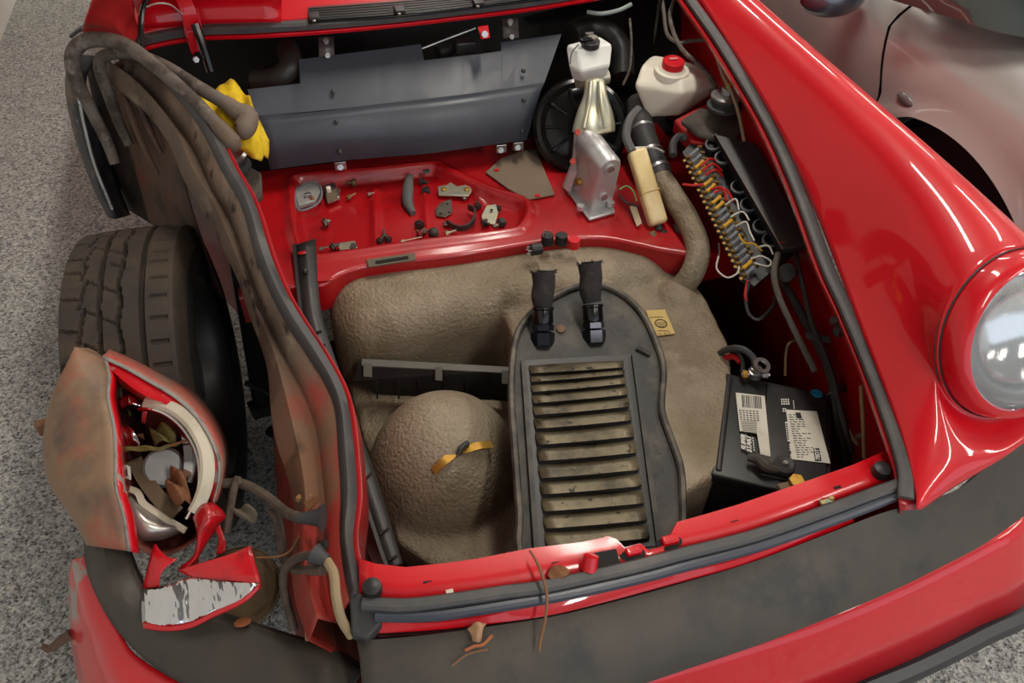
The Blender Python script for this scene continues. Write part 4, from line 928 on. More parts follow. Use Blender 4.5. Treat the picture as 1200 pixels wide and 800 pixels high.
for i, (pts, m_) in enumerate((([(822, 195, .625), (832, 186, .635), (842, 190, .62)], REDW), ([(824, 200, .62), (835, 192, .632), (846, 200, .615)], REDW), ([(826, 205, .618), (838, 199, .63), (847, 206, .612)], REDW), ([(832, 222, .60), (846, 220, .612), (852, 235, .60)], REDW), ([(836, 226, .60), (850, 222, .61), (860, 236, .6)], REDW),
        ([(850, 240, .595), (862, 233, .61), (866, 246, .60)], WHTW), ([(862, 265, .585), (874, 260, .598), (879, 272, .59), (884, 282, .585)], WHTW), ([(866, 275, .58), (872, 284, .59), (884, 286, .585), (893, 294, .575)], YELW), ([(880, 303, .565), (892, 300, .575), (903, 306, .57), (900, 312, .565), (884, 308, .56)], WHTW), ([(842, 300, .565), (840, 315, .55), (852, 325, .545), (864, 320, .55), (866, 312, .555)], WHTW),
        ([(842, 285, .57), (843, 295, .56), (841, 304, .555)], RUB), ([(878, 330, .54), (874, 350, .51), (878, 368, .49), (890, 374, .485), (905, 360, .50), (908, 348, .52)], BLKP), ([(876, 328, .54), (873, 345, .52), (875, 352, .51)], REDW), ([(800, 216, .60), (812, 217, .605), (824, 216, .606)], REDW), ([(856, 254, .59), (870, 248, .60), (878, 258, .595)], WHTW), ([(886, 290, .575), (900, 288, .585), (906, 298, .578)], WHTW))):
    obj('panel_wire', MB().tube(PP(pts), .0038 if m_ is BLKP else .0018 if m_ is not REDW else .0026, 6, 6), m_, fp)

# ------------------------------------------------------------------ cables on the intact side
cable('braided_cable', 'grey braided sleeve cable running down from the fuse panel', [(912, 297, .585), (907, 320, .57), (912, 345, .55), (925, 375, .53), (940, 405, .51), (955, 435, .49)], .006, MESHM, n=10)
cable('wiring_harness', 'thick black wiring loom along the intact inner wall', [(918, 330, .55), (940, 370, .53), (962, 410, .51), (976, 450, .48), (984, 500, .43), (990, 545, .38)], .0085, BLKP)
cable('wiring_harness', 'slim black wiring loom under the black seal', [(932, 295, .585), (942, 340, .57), (952, 380, .55), (972, 430, .52), (985, 480, .48), (998, 530, .43)], .005, BLKP)
cable('brown_wire', 'thin brown wire looping down to the battery corner', [(936, 398, .50), (925, 402, .50), (921, 415, .48), (920, 440, .45)], .0024, BRNW)
cable('support_rod', 'thin tan metal rod standing beside the battery', [(1009, 452, .56), (1011, 490, .53), (1013, 537, .48)], .0035, mat('tan_rod', S(140, 118, 78), .5, .3), cat_='rod')
cable('loose_wire', 'tan cable end lying behind the red front panel corner', [(996, 505, .42), (1004, 518, .42), (1018, 524, .43), (1027, 526, .44)], .005, mat('tan_cable', S(138, 116, 88), .6))
cable('loose_wire', 'braided grey wire end by the corner buffer', [(1003, 512, .44), (1015, 508, .45), (1030, 505, .46)], .004, LOOM)
tb = thing('cable_clip', 'black rubber cable clip on the red inner wall', 'clip', P(985, 385, .62))
obj('clip_tube', MB().tube(PP([(975, 375, .64), (984, 378, .635), (988, 386, .625)]), .007, 10), BLKP, tb)
obj('clip_body', MB().rbox(P(984, 388, .615), (.016, .016, .016), .003), BLKP, tb)
pg = thing('cable_bracket', 'black plastic bracket holding the wiring loom', 'bracket', P(960, 395, .53))
obj('bracket_plate', MB().prism(PP([(944, 388, .54), (972, 394, .545), (974, 400, .54), (946, 395, .535)]), (0, 0, -.006)), BLKP, pg, bevel=.001)
sk = thing('rubber_grommet', 'black rubber grommet where the braided cable begins', 'grommet', P(922, 320, .56))
obj('grommet_body', MB().lathe([(.010, 0), (.012, .008), (.018, .010), (.018, .014), (.012, .016)], P(924, 322, .565), (-.6, -.2, .6), 20), BLKP, sk)
hn = thing('horn_flap', 'curled black rubber flap beside the battery', 'flap', P(985, 455, .46))
obj('flap', MB().grid([PP(r_) for r_ in ([(972, 458, .47), (985, 450, .485), (1003, 453, .47)], [(968, 464, .465), (985, 459, .478), (1000, 460, .462)])], 5, 5), BLKP, hn, solid=.004)
obj('red_edge', MB().prism(PP([(975, 462, .455), (992, 464, .455), (990, 466, .45), (975, 465, .45)]), (0, 0, -.002)), REDP, hn, smooth=False)
# lines at the rear right
cable('brake_line', 'dark line rising beside the white bottle up the inner wall', [(832, 107, .70), (838, 100, .715), (818, 75, .73), (803, 62, .74), (792, 45, .75), (785, 20, .77), (790, 0, .79)], .005, LOOM)
cable('brake_line', 'dark line along the inner wall behind the bottle cap', [(828, 47, .755), (808, 48, .75), (795, 50, .745), (782, 40, .75), (778, 15, .775), (775, -8, .79)], .0045, LOOM)
cable('brown_wire', 'tan wire dropping past the strut top with the yellow nut', [(838, 62, .765), (848, 90, .755), (858, 110, .735), (866, 135, .705), (872, 165, .67)], .0035, mat('tan_wire', S(146, 130, 104), .6))
cable('gas_strut', 'slim black gas strut at the intact cowl corner', [(774, -8, .82), (770, 20, .76), (766, 50, .70)], .0075, BLKG, cat_='strut')
cable('vent_hose', 'clear tube under the cowl above the brake reservoir', [(688, 14, .76), (705, 16, .76), (725, 12, .765), (740, 5, .775)], .005, mat('clear_tube', S(130, 140, 136), .3))
cable('duct_hose', 'black ribbed air duct under the cowl behind the reservoir', [(668, 40, .70), (690, 32, .70), (712, 38, .69), (728, 60, .66), (730, 90, .62)], .028, BLKP, n=16, cat_='duct')
cable('hood_cable', 'thin dark cable under the cowl beside the gas strut', [(738, 22, .75), (740, 50, .72), (738, 80, .69), (730, 100, .66)], .003, LOOM)
cable('duct_hose', 'black elbow air duct behind the notch of the shield', [(300, 96, .665), (325, 92, .68), (340, 78, .70), (338, 58, .71)], .026, mat('duct_dusty_black', S(44, 40, 37), .45), n=18, cat_='duct')
cable('cross_rod', 'thin steel rod behind the middle notch of the shield', [(494, 57, .70), (525, 45, .71), (557, 33, .72)], .003, ZINC, cat_='rod')
lk = thing('hood_release', 'red tab and latch spring hanging below the cowl middle', 'latch', P(566, 50, .70))
obj('red_tab', MB().prism(PP([(560, 32, .775), (572, 30, .775), (574, 44, .755), (564, 46, .755)]), (0, .004, 0)), RED, lk, smooth=False)
obj('bolt', MB().hexa(P(567, 40, .766), P(567, 40, .766)+A((0, -.01, .004)), .008), ZINC, lk)
obj('latch_body', MB().rbox(P(545, 54, .70), (.05, .03, .03), .006), BLKP, lk)
obj('solenoid', MB().cyl(P(512, 62, .69), P(528, 56, .69), .016), BLKP, lk)

# hood hinge and strut on the damaged side
hg = obj('hood_hinge', MB().sweep(cat(PP([(205, -20, .90), (218, 5, .87), (226, 30, .83), (232, 60, .78)]), 4), [(-.014, -.004), (-.014, .004), (.014, .004), (.014, -.004)], up=(0, -1, .3)), RED, car)
obj('hinge_plate', MB().prism(PP([(212, 15, .85), (232, 8, .86), (238, 40, .81), (226, 66, .775), (216, 40, .81)]), (0, .006, 0)), RED, hg, bevel=.002)
obj('hinge_pin', MB().hexa(P(229, 69, .775), P(230, 70, .785), .006), ZINC, hg)
cable('gas_strut', 'black gas strut at the damaged cowl corner beside the hinge', [(229, 28, .84), (238, 55, .80), (247, 84, .755)], .0085, BLKG, cat_='strut')
cable('bonnet_cable', 'black cable arching over the damaged cowl corner', [(180, -12, .90), (168, 8, .88), (165, 35, .85), (167, 58, .82)], .0055, BLKG)
cable('washer_tube', 'thin clear tube arching beside the red hinge arm', [(172, 8, .90), (185, 4, .91), (200, 6, .90), (214, 17, .86)], .0015, mat('clear_tube_thin', S(150, 148, 142), .3))

# thick dirty looms over the rail
la_ = thing('wiring_loom', 'thick dirty grey loom looped over the rail, end on the strut top', 'loom', P(270, 180, .70))
obj('loom_sleeve', MB().tube(PP([(135, 192, .62), (125, 165, .66), (105, 125, .72), (88, 90, .78), (86, 62, .825), (105, 47, .845), (145, 52, .845), (190, 84, .83), (232, 122, .80), (256, 148, .78), (268, 163, .765)]), [.010, .011, .012, .0135, .0145, .0145, .0140, .0125, .0115, .0115, .012], 14, 8), LOOM, la_)
obj('loom_cap', MB().tube(PP([(254, 146, .782), (264, 158, .77), (272, 168, .76), (276, 172, .75)]), [.0135, .0165, .018, .010], 14), mat('loom_end_brown', S(96, 80, 66), .7, bump=(90, .5, .003)), la_)
lb2 = thing('wiring_loom', 'second dirty loom lying above the first, end on the yellow cloth', 'loom', P(285, 150, .72))
obj('loom_sleeve', MB().tube(PP([(152, 170, .62), (140, 145, .66), (128, 112, .72), (117, 80, .775), (122, 66, .795), (150, 62, .81), (190, 76, .815), (232, 102, .805), (262, 120, .79), (278, 134, .775)]), [.010, .011, .012, .012, .012, .012, .012, .0125, .0125, .013], 14, 8), LOOM, lb2)
obj('loom_cap', MB().tube(PP([(262, 119, .79), (277, 130, .78), (290, 137, .772), (286, 152, .76), (280, 156, .755)]), [.0135, .0170, .020, .019, .012], 14), mat('loom_end_grey', S(106, 92, 80), .7, bump=(90, .5, .003)), lb2)

# yellow cloth
yc = [[(224, 112, .775), (250, 102, .78), (275, 100, .775), (292, 112, .77)], [(228, 128, .765), (252, 122, .772), (280, 122, .77), (300, 135, .755)], [(240, 148, .755), (262, 148, .755), (290, 150, .755), (312, 156, .735)], [(264, 160, .75), (280, 166, .742), (298, 170, .735), (314, 164, .72)], [(282, 172, .728), (292, 180, .72), (304, 188, .71), (312, 179, .70)]]
mb = MB(); mb.grid([PP(r_) for r_ in yc], 7, 7)
vv = []
for q in mb.v:
    q = A(q); q[2] += .010*math.sin(q[0]*95+q[1]*60)*math.sin(q[1]*80-q[0]*40)+.004*math.sin(q[0]*230+1); vv.append(tuple(q))
mb.v = vv
tag(obj('yellow_cloth', mb, YELC, solid=.003, angle=80), 'crumpled yellow cloth tucked under the thick dirty looms', 'cloth')

# ------------------------------------------------------------------ wheel
WC = A((-.697, -.005, .312)); WR = .312; WW = .200
wheel = thing('front_wheel', 'worn dirty front tyre in the open wheel well', 'wheel', (WC[0], WC[1], 0))
NA, NS = 640, 80
rows_ = []
def tread_depth(s, th):
    """s across the tread 0 outer .. 1 inner, th along it in metres"""
    d = 0
    g = lambda c, w_, dep: dep if abs(s-c) < w_ else 0
    d = max(d, g(.375+.004*math.sin(th*60), .016, .010), g(.53+.010*math.sin(th*75), .014, .010), g(.70, .018, .011))
    zz = (th/.062) % 1
    d = max(d, g(.235+.045*(zz-.5), .015, .008))
    pitch = .062; ph = (th/pitch+s*.9) % 1
    if s < .22 and abs(ph-.5) < .045: d = max(d, .005)
    ph2 = (th/pitch+s*2.2) % 1
    if .24 < s < .52 and abs(ph2-.5) < .04: d = max(d, .004)
    ph3 = (th/.042) % 1
    if .755 < s < .9 and abs(ph3-.5) < .075: d = max(d, .005)
    return d
for i in range(NA):
    a = 2*math.pi*i/NA; row = []
    for j in range(NS+1):
        s = j/NS; x = (s-.5)*WW*1.02
        sh = abs(s-.5)*2; r = WR-.007*sh**2-.045*max(0, (sh-.86)/.14)**2
        r -= tread_depth(s, a*WR) if sh < .95 else 0
        row.append(WC+A((x, r*math.sin(a), r*math.cos(a))))
    rows_.append(row)
mb = MB(); rows_.append(rows_[0]); mb.loft(rows_)
tyre = obj('tyre_tread', mb, TIRE, wheel, angle=25)
for sg in (-1, 1):
    SIDEW = SIDEW if 'SIDEW' in globals() else mat('tyre_sidewall_shade_black', S(22, 20, 19), .75)  # clean black rubber, darkened further for the shade of the wheel well
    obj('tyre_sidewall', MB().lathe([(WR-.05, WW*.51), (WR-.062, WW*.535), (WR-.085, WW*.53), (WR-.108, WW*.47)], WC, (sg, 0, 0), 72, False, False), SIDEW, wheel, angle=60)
obj('rim', MB().lathe([(.205, WW*.47), (.20, WW*.44), (.19, WW*.3), (.19, -WW*.3), (.20, -WW*.44), (.205, -WW*.47)], WC, (1, 0, 0), 56, False, False), RIMM, wheel)
obj('hub', MB().lathe([(.19, -.03), (.10, -.05), (.06, -.07), (.03, -.075)], WC, (1, 0, 0), 40, True, True), RIMM, wheel)
obj('brake_disc', MB().lathe([(.13, .02), (.13, .045)], WC, (1, 0, 0), 40), ZINC, wheel)
wheel.rotation_euler = (0, 0, math.radians(-2.5))
# suspension seen in the dark of the wheel well
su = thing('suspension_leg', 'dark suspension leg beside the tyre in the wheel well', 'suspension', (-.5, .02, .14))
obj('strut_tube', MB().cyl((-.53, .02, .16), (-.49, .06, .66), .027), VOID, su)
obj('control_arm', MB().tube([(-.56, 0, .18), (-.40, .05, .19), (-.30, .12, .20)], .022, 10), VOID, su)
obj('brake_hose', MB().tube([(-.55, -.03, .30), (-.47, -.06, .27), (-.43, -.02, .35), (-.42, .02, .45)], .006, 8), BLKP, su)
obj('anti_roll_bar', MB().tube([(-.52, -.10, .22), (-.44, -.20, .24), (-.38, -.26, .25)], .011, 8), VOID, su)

# ------------------------------------------------------------------ crushed nose corner
nose = thing('crushed_fender_nose', 'crushed scraped fender nose with a broken headlight bucket inside', 'car fragment', P(150, 600, .36))
LO = [(119, 417, .63), (98, 440, .60), (76, 474, .55), (62, 512, .50), (60, 545, .46), (72, 578, .44), (98, 606, .43), (125, 640, .42)]
IE = [(121, 419, .635), (124, 440, .635), (127, 465, .632), (130, 500, .622), (133, 535, .61), (136, 570, .595), (141, 605, .57), (150, 645, .53)]
IE = [(x+2.5*math.sin(i*2.3), y, z+.006*math.sin(i*3.1)) for i, (x, y, z) in enumerate(IE)]
rows_ = []
for a, b in zip(LO, IE):
    pa, pb_ = P(*a), P(*b); o_ = A((-.020, -.012, .034))
    rows_.append([pa+A((.02, .01, -.12)), pa, pa*.66+pb_*.34+o_*1.1, pa*.33+pb_*.67+o_, pb_])
obj('scraped_flank', MB().grid(rows_, 5, 5), SKIND, nose, solid=.002)
# bright torn edge: primer strip and red return
ie = cat(PP(IE), 5); mb = MB()
mb.loft([ie, cat(PP([(x+4, y+1, z-.002) for x, y, z in IE]), 5)]); obj('primer_edge', mb, mat('primer_grey', S(128, 122, 116), .5, var=[(S(90, 84, 78), 40, .5, .65)]), nose, solid=.002)
mb = MB(); mb.loft([cat(PP([(x+4, y+1, z-.002) for x, y, z in IE]), 5), cat(PP([(x+(9 if i < 5 else 13), y+3, z-.02) for i, (x, y, z) in enumerate(IE)]), 5), cat(PP([(x+16, y+8, z-.09) for x, y, z in IE]), 5)])
obj('red_return', mb, REDT, nose, solid=.0015)
RT = [(120, 417, .635), (148, 430, .628), (178, 447, .62), (206, 464, .612), (230, 486, .60), (247, 512, .585), (257, 540, .565), (256, 566, .545), (250, 590, .525)]
RI = [(122, 424, .630), (144, 445, .622), (168, 462, .615), (195, 474, .608), (219, 494, .598), (237, 517, .582), (249, 542, .562), (250, 566, .543), (246, 588, .523)]
mb = MB(); mb.loft([cat([P(x+3, y-2, z-.12)+A((.01, .02, 0)) for x, y, z in RT], 5), cat(PP([(x+4, y-3, z-.012) for x, y, z in RT]), 5), cat(PP(RT), 5)]); obj('scraped_top', mb, mat('scraped_pink', S(166, 92, 78), .55, var=[(S(130, 112, 96), 14, .5, .62), (S(186, 40, 40), 9, .56, .66)]), nose, solid=.002)
mb = MB(); mb.loft([cat(PP(RT), 5), cat(PP(RI), 5), cat(PP([(x-3, y+4, z-.03) for x, y, z in RI]), 5), cat(PP([(x-6, y+8, z-.10) for x, y, z in RI]), 5)]); obj('red_rim', mb, REDT, nose, solid=.0015)
# dark bowl of the bucket
rim_px = [(124, 428, .58), (131, 470, .58), (136, 530, .56), (143, 590, .53), (160, 640, .50), (200, 650, .49), (240, 620, .48), (250, 580, .49), (245, 540, .53), (230, 508, .55), (200, 480, .57), (160, 455, .58)]
cx = P(185, 560, .44); r_a = cat(PP(rim_px), 3, closed=True)
obj('bucket_bowl', MB().loft([r_a, [q*.8+cx*.2+A((0, 0, -.03)) for q in r_a], [q*.45+cx*.55+A((0, 0, -.06)) for q in r_a], [q*.1+cx*.9+A((0, 0, -.065)) for q in r_a]], wrap=True), mat('bowl_dark_red', S(100, 44, 36), .6, var=[(S(28, 20, 17), 20, .45, .6)]), nose, solid=.002)
# cream headlight retaining ring
cr_ = cat(PP([(172, 472, .590), (188, 473, .600), (206, 480, .602), (224, 496, .594), (238, 520, .58), (243, 545, .565), (241, 568, .548), (234, 588, .532), (228, 600, .522)]), 6)
obj('lamp_ring', MB().sweep(cr_, [(-.010, -.003), (-.010, .004), (-.006, .007), (.006, .006), (.010, .002), (.010, -.003)], up=(.25, -.4, .9)), CREAM, nose)
obj('lamp_ring_lip', MB().tube([q+A((-.012, -.004, -.006)) for q in cr_], .0035, 8, 1), CHROME, nose)
# silver bowl and bulb base
bz_ = P(185, 606, .47)
obj('reflector_bowl', MB().grid([PP(r_) for r_ in ([(142, 572, .49), (150, 576, .50), (160, 580, .495), (172, 588, .49)], [(143, 595, .50), (158, 598, .515), (176, 606, .505), (196, 612, .49)], [(148, 618, .49), (165, 622, .50), (188, 622, .495), (208, 618, .485)], [(155, 632, .465), (172, 634, .47), (192, 632, .47), (216, 622, .465)])], 5, 5), mat('silver_reflector', S(186, 180, 172), .3, .7), nose, solid=.002)
obj('reflector_rim', MB().sweep(cat(PP([(150, 573, .505), (162, 578, .51), (168, 590, .505), (182, 600, .50), (200, 612, .49), (217, 622, .475)]), 4), [(-.005, 0), (-.005, .003), (.005, .003), (.005, 0)]), CREAM, nose)
cb = P(193, 548, .515)
obj('bulb_cap', MB().lathe([(.029, -.03), (.030, 0), (.0305, .008), (.026, .013), (.010, .014)], cb, (.12, -.55, .8), 30), mat('matt_aluminium', S(150, 152, 150), .45, .5), nose)
obj('glass_shard', MB().grid([PP(r_) for r_ in ([(137, 505, .55), (148, 498, .565), (160, 508, .56)], [(140, 518, .545), (152, 512, .56), (164, 522, .55)], [(148, 530, .53), (158, 526, .54), (165, 532, .53)])], 4, 4), BARE, nose, solid=.002)
obj('glass_shard', MB().grid([PP(r_) for r_ in ([(138, 470, .575), (148, 462, .585), (158, 466, .58)], [(142, 480, .57), (152, 474, .58), (166, 476, .575)])], 4, 4), BARE, nose, solid=.002)
obj('glass_shard', MB().prism(PP([(168, 478, .57), (174, 479, .57), (171, 497, .555), (166, 496, .555)]), (0, 0, .003)), CHROME, nose, smooth=False)
obj('clip_frame', MB().tube(PP([(139, 542, .535), (151, 548, .535), (152, 560, .525), (140, 555, .525)]), .003, 6, smooth=False), WHTW, nose)
obj('mount_strap', MB().sweep(cat(PP([(158, 540, .52), (172, 565, .515), (190, 588, .505), (208, 602, .495)]), 4), [(-.011, 0), (-.011, .004), (.011, .004), (.011, 0)]), mat('strap_brown_metal', S(96, 80, 60), .5, .3), nose)
obj('bucket_wire', MB().tube(PP([(219, 493, .57), (227, 520, .56), (228, 545, .545), (222, 565, .53)]), .004, 6), ZINC, nose)
obj('primer_edge', MB().loft([cat(PP([(x+1, y-1, z+.001) for x, y, z in RT]), 5), cat(PP([(x-1.5, y+2.5, z+.0015) for x, y, z in RT]), 5)]), mat('primer_grey_top', S(140, 134, 128), .5, var=[(S(96, 88, 82), 40, .5, .65)]), nose, solid=.0015)
for k in range(14):
    x0, y0 = random.uniform(150, 232), random.uniform(485, 600); a = random.uniform(0, 6.28); L_ = random.uniform(5, 12)
    z0 = .50+random.uniform(-.02, .03)
    obj('debris_flake', MB().prism(PP([(x0, y0, z0), (x0+L_*math.cos(a), y0+L_*math.sin(a), z0+.008), (x0+L_*.6*math.cos(a+.9), y0+L_*.6*math.sin(a+.9), z0+.004)]), (0, 0, .0015)), [LEAF, LEAFG, DIRTD, ZINC][k % 4], nose, smooth=False)
obj('chrome_strip', MB().sweep(cat(PP([(210, 492, .572), (218, 512, .565), (221, 535, .555), (220, 558, .54)]), 4), [(-.006, 0), (-.006, .002), (.006, .002), (.006, 0)]), CHROME, nose)
obj('side_tag', MB().rbox(P(55, 500, .48), (.03, .015, .03), .005), TWIG, nose)
# torn red strips below the bucket
def sheet(name, rows, m_, par=nose, th=.0015, nu=4, nv=4): return obj(name, MB().grid([PP(r_) for r_ in rows], nu, nv), m_, par, solid=th, angle=30)
sheet('torn_strip', [[(226, 606, .52), (236, 592, .535), (250, 588, .53)], [(230, 618, .525), (244, 606, .54), (264, 604, .525)], [(231, 634, .51), (238, 626, .52), (254, 618, .51)], [(226, 652, .49), (232, 650, .495), (235, 648, .49)], [(209, 666, .475), (216, 668, .478), (233, 658, .475)]], REDT)
sheet('torn_strip', [[(250, 616, .50), (257, 613, .50)], [(256, 632, .485), (264, 634, .485)], [(253, 650, .47), (264, 647, .47)]], REDT)
sheet('folded_flap', [[(208, 668, .505), (222, 675, .50)], [(240, 658, .52), (252, 678, .508)], [(270, 649, .528), (280, 681, .512)], [(294, 639, .53), (306, 683, .512)]], REDT)
sheet('folded_flap', [[(167, 689, .47), (180, 640, .50), (186, 643, .50)], [(172, 690, .472), (184, 668, .49), (196, 652, .50)], [(186, 690, .475), (190, 670, .488), (208, 655, .498)]], REDT)
sheet('bright_inner_fold', [[(167, 690, .485), (200, 685, .495), (222, 676, .50), (262, 679, .508), (305, 683, .513)], [(166, 710, .475), (198, 708, .482), (226, 700, .488), (262, 698, .497), (294, 694, .505)], [(167, 730, .462), (192, 735, .464), (222, 731, .47), (250, 718, .482), (284, 702, .498)]], BARE)
sheet('red_fold_edge', [[(167, 729, .464), (192, 734, .466), (222, 730, .472), (250, 717, .484), (284, 701, .50), (305, 683, .514)], [(168, 736, .458), (192, 739, .460), (222, 736, .466), (252, 722, .478), (286, 706, .494), (306, 688, .508)]], REDT)

# ------------------------------------------------------------------ damaged bumper end
be = thing('broken_bumper_end', 'twisted broken bumper end with black rubber and scraped red skin', 'bumper', P(130, 720, .36))
bm_ = [[(118, 598, .50), (128, 599, .505), (140, 602, .50)], [(102, 618, .49), (122, 628, .505), (147, 640, .49)], [(101, 645, .475), (126, 660, .495), (156, 668, .48)], [(106, 675, .46), (134, 690, .482), (166, 690, .47)], [(122, 710, .44), (148, 715, .465), (178, 715, .46)], [(140, 738, .43), (168, 736, .455), (205, 730, .455)], [(172, 772, .42), (200, 758, .445), (250, 722, .45)], [(215, 800, .41), (250, 780, .44), (300, 736, .45)], [(270, 825, .41), (310, 800, .44), (345, 750, .45)], [(330, 845, .41), (370, 815, .44), (385, 760, .45)], [(380, 850, .41), (405, 820, .435), (424, 786, .445)]]
sheet('rubber_cover', bm_, BUMP, be, .006, 4, 4)
sheet('rubber_inner_edge', [[(r_[2][0], r_[2][1], r_[2][2]) , (r_[2][0]+4, r_[2][1]-4, r_[2][2]-.035)] for r_ in bm_], BUMP, be, .003, 4, 3)
rk = [[(100, 651, .44), (86, 656, .43), (82, 668, .40)], [(112, 682, .43), (95, 688, .415), (81, 695, .37)], [(122, 707, .425), (102, 720, .405), (82, 730, .34)], [(140, 740, .415), (115, 752, .39), (86, 765, .31)], [(160, 768, .405), (130, 790, .38), (93, 800, .29)], [(215, 802, .40), (170, 840, .36), (110, 850, .27)], [(280, 832, .40), (240, 880, .34), (200, 910, .26)]]
SKR = mat('scraped_bumper_red', S(196, 14, 28), .35, 0, .8, var=[(S(140, 126, 116), 9, .60, .64)])
sheet('bumper_skin', rk, SKR, be, .003, 4, 4)
obj('broken_lug', MB().rbox(P(132, 617, .508), (.02, .012, .006), .002), mat('lug_brown', S(90, 78, 58), .6), be)
obj('hanging_bracket', MB().tube(PP([(84, 742, .33), (70, 752, .32), (58, 760, .31), (50, 757, .31)]), [.008, .007, .006, .004], 8), mat('rusty_bracket', S(92, 70, 56), .8), be)
obj('rust_patch', MB().ellip(P(284, 729, .456), (.012, .007, .002), 14), mat('rust_orange', S(140, 80, 44), .8), be)

# wheel-well sheet, tow hook mounting and drum below
wl = thing('inner_panel_fragment', 'rusty red inner wheel panel with clinging dry debris', 'panel', P(345, 640, .35))
sheet('panel_sheet', [[(319, 480, .50), (322, 480, .52)], [(322, 540, .47), (334, 535, .50)], [(326, 590, .43), (346, 585, .48)], [(332, 650, .40), (348, 650, .47)], [(342, 720, .38), (356, 720, .46)], [(352, 760, .37), (375, 760, .45)]], RAILR, wl)
for x, y, z in ((342, 550, .505), (345, 562, .50), (347, 575, .495), (360, 582, .52), (352, 584, .515), (362, 594, .515)):
    obj('debris_clump', MB().ellip(P(x, y, z+.035), (.008, .006, .007), 8), mat('debris_tan_%d' % (x*y), S(146, 108, 66), .9, bump=(200, 1, .003)), wl)
mb = MB(); mb.prism(PP([(356, 590, .572), (372, 582, .582), (374, 586, .582), (362, 600, .57)]), (0, 0, .003)); obj('dry_chip', mb, LEAF, wl, smooth=False)
nb_ = thing('horn_drum', 'round dirty brown horn behind the folded bright metal', 'horn', P(290, 690, .36))
obj('horn_body', MB().lathe([(.050, -.02), (.056, 0), (.056, .010), (.050, .016), (.044, .012), (.02, .018)], P(282, 688, .41), (.1, -.45, .85), 32), mat('horn_dusty', S(86, 68, 46), .8), nb_)
obj('horn_rim', MB().lathe([(.057, -.004), (.059, .004), (.057, .010)], P(282, 688, .41), (.1, -.45, .85), 32, False, False), mat('horn_brown', S(122, 98, 62), .6), nb_)

# dirty wires at the crushed corner
DW = mat('mud_wire', S(84, 71, 60), .75, var=[(S(58, 48, 40), 30, .45, .6)], bump=(150, .3, .002))
gr_ = thing('grommet_boot', 'dark tapered rubber boot on the rusty rail', 'boot', P(365, 605, .53))
obj('boot_body', MB().lathe([(.007, 0), (.009, .015), (.012, .028), (.019, .036)], P(348, 607, .578), P(380, 606, .582)-P(348, 607, .578), 18), RUB, gr_)
w1 = thing('muddy_wire', 'muddy wire from the rusty rail boot to the broken headlight', 'wire', P(300, 580, .52))
obj('wire_run', MB().tube(PP([(352, 607, .578), (335, 600, .56), (310, 580, .535), (285, 567, .52), (262, 566, .52)]), .0075, 10), DW, w1)
obj('wire_branch', MB().tube(PP([(281, 567, .525), (277, 562, .53), (271, 590, .51), (266, 625, .49)]), .006, 8), DW, w1)
w2 = thing('muddy_wire', 'muddy wire dropping in a bow under the rusty rail boot', 'wire', P(330, 650, .45))
obj('wire_run', MB().tube(PP([(318, 598, .525), (326, 612, .52), (330, 640, .51), (335, 657, .505), (350, 667, .53), (378, 668, .57)]), .007, 10), DW, w2)
w3 = thing('muddy_wire', 'pale wire bowing from the lower boot down to the bumper', 'wire', P(395, 720, .45))
obj('wire_run', MB().tube(PP([(383, 657, .58), (391, 672, .58), (394, 700, .57), (400, 725, .545), (412, 745, .52)]), .0065, 10), mat('pale_wire', S(142, 122, 92), .6), w3)
obj('wire_boot', MB().lathe([(.008, 0), (.010, .008), (.015, .020)], P(383, 657, .58), P(367, 648, .582)-P(383, 657, .58), 16), RUB, w3)
w4 = thing('muddy_wire', 'muddy wire loop beside the horn', 'wire', P(335, 700, .42))
obj('wire_run', MB().tube(PP([(368, 650, .58), (350, 653, .56), (335, 665, .52), (332, 685, .49), (338, 712, .47), (345, 738, .455)]), .006, 10), DW, w4)
w5 = thing('muddy_wire', 'thin pinkish wire hanging along the rusty panel', 'wire', P(352, 700, .45))
obj('wire_run', MB().tube(PP([(345, 668, .51), (350, 685, .50), (360, 705, .495), (361, 735, .48), (362, 750, .475)]), .005, 8), mat('pink_wire', S(150, 104, 84), .6), w5)
obj('rail_hole', MB().ellip(P(381, 637, .560), (.005, .008, .002), 14), VOID, car)
# leaves and twigs caught in the corner
def leaf(label, pts, m_, name='dry_leaf', curl=.006):
    mb = MB(); mb.grid([PP(r_) for r_ in pts], 5, 5)
    mb.v = [(x, y, z+curl*math.sin(x*260+y*190)) for x, y, z in mb.v]
    return tag(obj(name, mb, m_, solid=.0008), label, 'leaf')
leaf('crumpled brown leaf in front of the grey bulb cap', [[(203, 546, .55), (210, 545, .555), (217, 552, .55)], [(197, 562, .55), (210, 562, .562), (220, 566, .55)], [(196, 575, .545), (208, 578, .558), (222, 580, .545)], [(204, 588, .535), (214, 590, .545), (224, 592, .53)]], LEAF, curl=.01)
leaf('green-brown leaf behind the grey bulb cap in the bucket', [[(176, 500, .56), (190, 498, .565), (205, 504, .56)], [(178, 512, .56), (194, 510, .57), (208, 514, .555)], [(180, 520, .55), (196, 520, .56), (206, 520, .55)]], LEAFG, curl=.008)
leaf('narrow green leaf across the broken headlight bucket', [[(140, 526, .555), (160, 522, .56), (186, 523, .562), (212, 518, .56)], [(142, 530, .553), (162, 528, .558), (186, 528, .56), (212, 520, .558)]], LEAFG, curl=.002)
tag(obj('twig', MB().tube(PP([(200, 522, .565), (215, 517, .57), (231, 513, .572)]), [.002, .0018, .001], 6), LEAF), 'short tan twig across the broken headlight bucket', 'twig')
